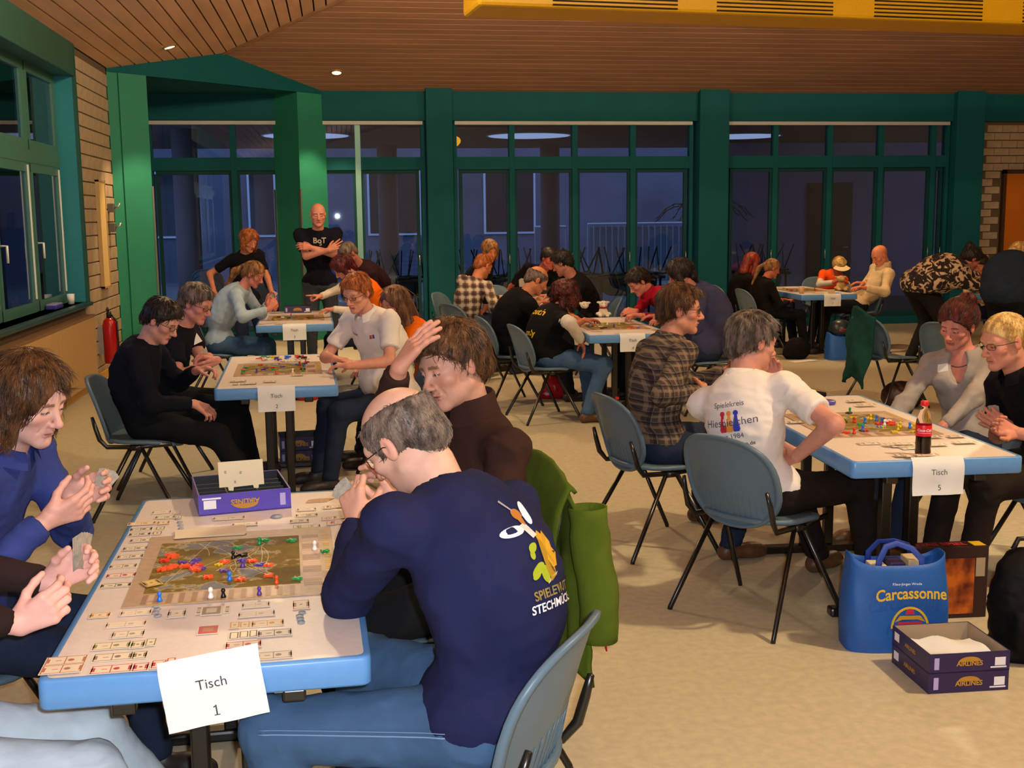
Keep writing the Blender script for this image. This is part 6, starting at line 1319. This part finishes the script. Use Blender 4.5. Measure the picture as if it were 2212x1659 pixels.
v, f = text_mesh('Carcassonne', .062, True); v = v[:, :2].copy(); v[:, 1] += .235+.35*(v[:, 0]-.02)**2*-1; v[:, 0] = v[:, 0]*.86+.035; bagprint([(v, f)], YP)
v, f = text_mesh('Klaus-Jürgen Wrede', .014); v = v[:, :2]+np.array([.02, .272]); bagprint([(v, f)], WINK)
arc = [(.03+.075*math.cos(a), .10+.085*math.sin(a)) for a in np.linspace(0, PI, 20)]+[(.03+.066*math.cos(a), .10+.076*math.sin(a)) for a in np.linspace(PI, 0, 20)]
bagprint([(np.array([arc[i_], arc[i_+1], arc[38-i_], arc[39-i_]]), [(0, 1, 2, 3)]) for i_ in range(19)], YP); bagprint([poly([(.012, .155), (.048, .155), (.044, .172), (.03, .180), (.016, .172)]), poly([(-.02, .11), (.08, .11), (.075, .125), (-.015, .125)])], REDP); bagprint([poly([(-.03, .125), (.0, .135), (.06, .135), (.09, .125), (.07, .150), (-.01, .150)])], GOLD, .001)
for i_ in range(3): MB().box(-.10+.07*i_, -.04+.07*i_, -.04, .05, .05, .33+.012*i_, bev=.004).build('content', [CARDB, PURD, mat('beige_paper', 'c8b488', rough=.7)][i_], B5)
B7 = bag((5.80, 12.62, 0), 0, .36, .24, .30, 'dark blue tote bag under the far right table'); 
ld = MB().lathe([(.13, 0), (.14, .06), (.11, .13), (.05, .16), (.01, .165)], seg=22).build('helmet', mat('dark_green_shell', '14282c', rough=.35), None, label='dark rounded helmet lying on top of the tote under the far right table', cat='helmet'); ld.location = (5.78, 12.62, .30)
text_on('lettering', 'ACTION', .04, Matrix(((1, 0, 0, 0), (0, 0, -1, -.142), (0, 1, 0, .05), (0, 0, 0, 1))), REDP, ld, True)
# standing game box with a painted picture (plain stand-in colours)
SB = empty('game_box', (2.50, 4.31, 0), -.06, 'upright dark game box with a warm orange picture behind the blue tote', 'box'); MB().box(-.16, .16, 0, .085, 0, .31, bev=.003).build('carton', mat('dark_red_box', '2a1418', rough=.4), SB)
PIC = mat('warm_picture', 'c8641c', rough=.35, col2='58180c'); PIC.node_tree.nodes['Noise Texture'].inputs['Scale'].default_value = 9
MB().box(-.13, .10, -.002, 0, .02, .26).build('picture', PIC, SB); MB().box(.105, .145, -.002, 0, .18, .26).build('label_patch', LIN, SB); text_on('lettering', 'DAS SPIEL', .05, Matrix(((1, 0, 0, -.03), (0, 1, 0, .042), (0, 0, 1, .3112), (0, 0, 0, 1))), REDP, SB, True); MB().box(.10, .15, .01, .07, .310, .3115).build('label_patch', YP, SB)
# black rucksack at the right edge
def lump(name, prims, m, label, cat, h=.012, parent=None, loc=(0, 0, 0), amp=.006, seed=0, cut0=True):
    F = Field()
    for (c, r, k_) in prims: F.ell(np.array(c)+np.array(loc), np.array(r), None, k_)
    if cut0: F.cut((loc[0], loc[1], loc[2]), (0, 0, -1), (loc[0], loc[1], loc[2]), 1.)
    V, Q = F.mesh(h); V = wrinkle(V, Q, amp, [], seed, .8); return npmesh(name, V, Q, m, parent, label=label, cat=cat)
rk = PZ(2212, 1480, 0)
RB = empty('rucksack', (2.56, 3.90, 0), 0, 'black rucksack at the lower right edge by the stacked boxes', 'bag'); lump('bag_body', [((0, 0, .19), (.13, .11, .24), .03), ((0, -.10, .13), (.10, .05, .12), .03), ((0, 0, .02), (.14, .12, .06), .03)], cloth('black_nylon', '0d0c0e', rough=.6), None, None, parent=RB); MB().tube([(-.06, -.14, .22), (-.05, -.155, .20), (-.04, -.14, .22)], .004, 6).build('buckle', STEEL, RB); MB().tube([(-.05, .0, .42), (-.03, 0, .46), (.03, 0, .46), (.05, 0, .42)], .01, 8).build('grab_handle', BLACK, RB)
MB().tube([(0, 0, .03), (.25, .02, .02)], .012, 6).tube([(.12, -.02, .02), (.20, -.16, .01)], .016, 6, flat=.5).build('loose_strap', LEGM, RB)
dk = lump('dark_bag', [((0, 0, .12), (.15, .12, .14), .04), ((-.08, 0, .08), (.1, .1, .09), .04)], cloth('black_bag_far', '141210'), 'dark shapeless bag on the floor under the far right table', 'bag', loc=(5.32, 12.75, 0)); db = lump('leather_bag', [((0, 0, .10), (.17, .12, .13), .04), ((.1, 0, .07), (.1, .1, .08), .04)], mat('dark_brown_hide', '3a2016', rough=.5, var=.3, scale=12), 'brown and black bag under the empty chair with the jacket', 'bag', loc=(4.86, 9.35, 0))
rb = lump('red_bag', [((0, 0, .10), (.15, .11, .12), .04), ((-.12, -.02, .04), (.07, .06, .05), .03)], mat('red_glossy_bag', 'b41420', rough=.3, var=.1), 'red bag on the floor under the curly-haired woman', 'bag', loc=(2.02, 10.5, 0), amp=.012); r3 = lump('red_bag', [((0, 0, .12), (.14, .10, .16), .04)], mat('red_glossy_bag', 'b41420'), 'red bag under the far left table', 'bag', loc=(-.32, 10.9, 0), amp=.012)
fp = MB().grid(np.array([[(x, y, .004+.003*math.sin(x*9)) for x in np.linspace(-.16, .16, 7)] for y in np.linspace(-.08, .08, 5)])).build('floor_sheet', PAPER, None, label='white sheet lying on the floor before the far right table', cat='paper'); fp.location = tuple(PZ(1735, 780, 0)); fp.rotation_euler[2] = .2
# green jacket over the chair of the man in brown, jacket on the empty chair
GRJ = cloth('olive_green_jacket', '4c5c18', bump=.3); 
JC = empty('jacket', (.72, 3.55, 0), 0, 'olive green jacket with red lining hung over the chair of the man in brown', 'jacket')
cyaw = D(190); cf_ = np.array([math.cos(cyaw), math.sin(cyaw), 0]); cr_ = np.array([math.sin(cyaw), -math.cos(cyaw), 0]); cb_ = np.array([.37, 3.505, 0])-cf_*.235
def gj(u, v):
    a = (u-.5)*2; z = .90-.60*v-.05*a*a+.03*math.sin(a*6); out = .03+.035*math.sin(min(v*1.3, 1)*PI/2)+.02*math.sin(u*19+v*2)*v; return cb_-cf_*out+cr_*a*(.235+.03*v+.02*math.sin(v*8))+np.array([0, 0, z])
o = cloth_mesh('shell_cloth', gj, 34, 34, GRJ, .012, None, None, JC, 2, .016); o.matrix_parent_inverse = Matrix.Translation(-JC.location)
def gk(u, v):
    a = (u-.5)*2; return cb_+cf_*(-.05+.10*v)+cr_*a*.25+np.array([0, 0, .93-.06*a*a+.05*math.sin(v*PI)-.30*v*v])
o = cloth_mesh('shell_cloth', gk, 26, 16, GRJ, .012, None, None, JC, 5, .010); o.matrix_parent_inverse = Matrix.Translation(-JC.location)
def gs(u, v):
    a = 2*PI*u; c = (cb_-cf_*.09-cr_*(.24)+np.array([0, 0, .82]))*(1-v)+(cb_-cf_*.12-cr_*(.27)+np.array([0, 0, .40]))*v; r_ = .062*(1-.25*v); return c+np.array([math.cos(a)*r_, math.sin(a)*r_*.8, 0])
o = cloth_mesh('sleeve', gs, 20, 16, GRJ, .006, None, None, JC, 3, .010); o.matrix_parent_inverse = Matrix.Translation(-JC.location)
def gr(u, v): return cb_-cf_*(.115+.03*v)+cr_*(-.20-.06*u)+np.array([0, 0, .62-.20*v-.06*u])
o = cloth_mesh('red_lining', gr, 8, 12, cloth('red_lining', 'b81428'), .005, None, None, JC, 5, .004); o.matrix_parent_inverse = Matrix.Translation(-JC.location); o['label'] = 'red lining'
JC2 = empty('jacket', (4.5, 9.45, 0), 0, 'dark green fleece jacket hanging from the back of the empty chair', 'jacket')
def g2(u, v):
    a = -1.2+2.4*u; x = 4.56-.10*math.cos(a)-.05*v; y = 9.42+.26*math.sin(a)*(1-.25*v*(1 if u < .5 else .4)); z = .90-.62*v-.10*abs(math.sin(a)); return np.array([x-.03*math.sin(v*9+u*6)*v, y, z])
o = cloth_mesh('shell_cloth', g2, 22, 26, cloth('dark_green_fleece', '17403a'), .02, None, None, JC2, 4, .02); o.matrix_parent_inverse = Matrix.Translation(-JC2.location)
# ------------------------------------------------------------------ left wall things
ex = empty('fire_extinguisher', (XL+.12, 12.75, .18), 0, 'red fire extinguisher on the left brick wall past the window', 'fire extinguisher')
MB().lathe([(.06, 0), (.072, .015), (.074, .40), (.06, .46), (.03, .49)], seg=20).build('cylinder', mat('extinguisher_red', 'a81018', rough=.3), ex); MB().lathe([(.028, .49), (.028, .54), (.02, .56)], seg=14).build('valve', BLACK, ex); MB().tube([(0, 0, .56), (.0, -.06, .60), (0, -.10, .58)], .01, 6).build('lever', BLACK, ex); MB().tube([(.03, 0, .52), (.08, -.02, .45), (.085, -.02, .2), (.08, -.02, .1)], .011, 8).build('hose', BLACK, ex); MB().box(-.12, -.05, -.03, .03, .1, .4).build('wall_bracket', STEEL, ex)
pn = empty('notice_board', (XL, 13.24, 1.55), 0, 'tall pale panel mounted on the left brick wall beside the portal', 'board'); MB().box(.0, .03, -.17, .17, -.57, .57, bev=.004).build('panel', mat('pale_yellow_panel', 'd8b878', rough=.5, var=.04), pn)
f = MB()
for (a, b, c, d_) in ((-.185, -.165, -.585, .585), (.165, .185, -.585, .585), (-.185, .185, -.585, -.565), (-.185, .185, .565, .585)): f.box(0, .038, a, b, c, d_)
f.build('frame', mat('panel_frame', 'b09060', rough=.5), pn)
for (z, lab) in ((1.84, 'upper small metal bracket box on the left wall at the portal corner'), (1.62, 'lower small metal bracket box on the left wall at the portal corner')):
    kb = empty('switch_box', (XL, 13.72, z), 0, lab, 'switch'); MB().box(0, .07, -.05, .05, -.05, .05, bev=.006).build('housing', mat('grey_switch', '6a6660', rough=.4, metal=.4), kb); MB().tube([(.07, -.02, 0), (.12, -.02, .02), (.13, 0, .05)], .012, 6).build('lever', STEEL, kb)
cp = MB().lathe([(.03, 0), (.037, .10), (.034, .10), (.028, .004)], seg=16).build('cup', WHITE, None, label='white cup on the left window sill', cat='cup'); cp.location = (XL-.08, 11.95, .88)
pp_ = empty('folded_cloth', (XL-.1, 11.35, .88), 0, 'purple folded packet on the left window sill', 'packet'); MB().box(-.05, .05, -.14, .14, 0, .035, bev=.008).build('packet', mat('violet_packet', '3c3490', rough=.4), pp_); MB().box(-.045, .045, -.13, .13, .035, .05, bev=.005).build('packet', mat('pale_packet', '8c8ab8', rough=.4), pp_)
# ------------------------------------------------------------------ stacked terrace furniture behind the glass
TT = MB(); 
for i_, (x, y) in enumerate(((2.3, 18.1), (3.45, 18.3), (4.6, 18.1), (6.9, 18.6), (.75, 18.2))):
    t = empty('terrace_table', (x, y, 0), 0, 'dark terrace table stacked with upturned chairs, behind the glass', 'table', 'terrace tables'); MB().box(-.55, .55, -.4, .4, .70, .74, bev=.006).build('tabletop', mat('dark_terrace_top', '2a2420', rough=.6), t)
    for sx in (-1, 1):
        for sy in (-1, 1): MB().tube([(sx*.48, sy*.34, 0), (sx*.48, sy*.34, .70)], .02, 6).build('leg', LEGM, t)
    for j in range(4):
        chair(x-.42+.28*j, y+(.12 if j % 2 else -.12), D(90+rng.uniform(-40, 40)), 'upturned dark chair stacked on a terrace table behind the glass', 'upturned terrace chairs', z=1.19, flip=True)
for i_, (x, y) in enumerate(((-1.9, 18.0), (-1.2, 18.2))):
    for j in range(3): chair(x, y, D(80), 'dark chair in a stack on the terrace behind the left glass', 'stacked terrace chairs', z=.0+.075*j)
for p_ in PEOPLE:
    for c_ in p_['root'].children: c_.matrix_parent_inverse = Matrix.Translation(-p_['root'].location)

# ------------------------------------------------------------------ labels single things out: rank look-alikes from the left as the photograph shows them
ORD = 'leftmost second third fourth fifth sixth seventh eighth ninth tenth eleventh twelfth thirteenth fourteenth fifteenth sixteenth seventeenth eighteenth nineteenth twentieth'.split()
def pxof(o):
    p = np.array(o.location)-np.array([0, 0, CH]); z = p @ CW; return 1106+CF*(p @ CR)/z
SETS = {}
for o in COL.objects:
    if o.parent is None and 'label' in o.keys(): SETS.setdefault(o['label'], []).append(o)
for lab, os_ in SETS.items():
    if 1 < len(os_) <= 20:
        for k, o in enumerate(sorted(os_, key=pxof)): o['label'] = lab+', '+(ORD[k] if k == 0 else ORD[k]+' from left')
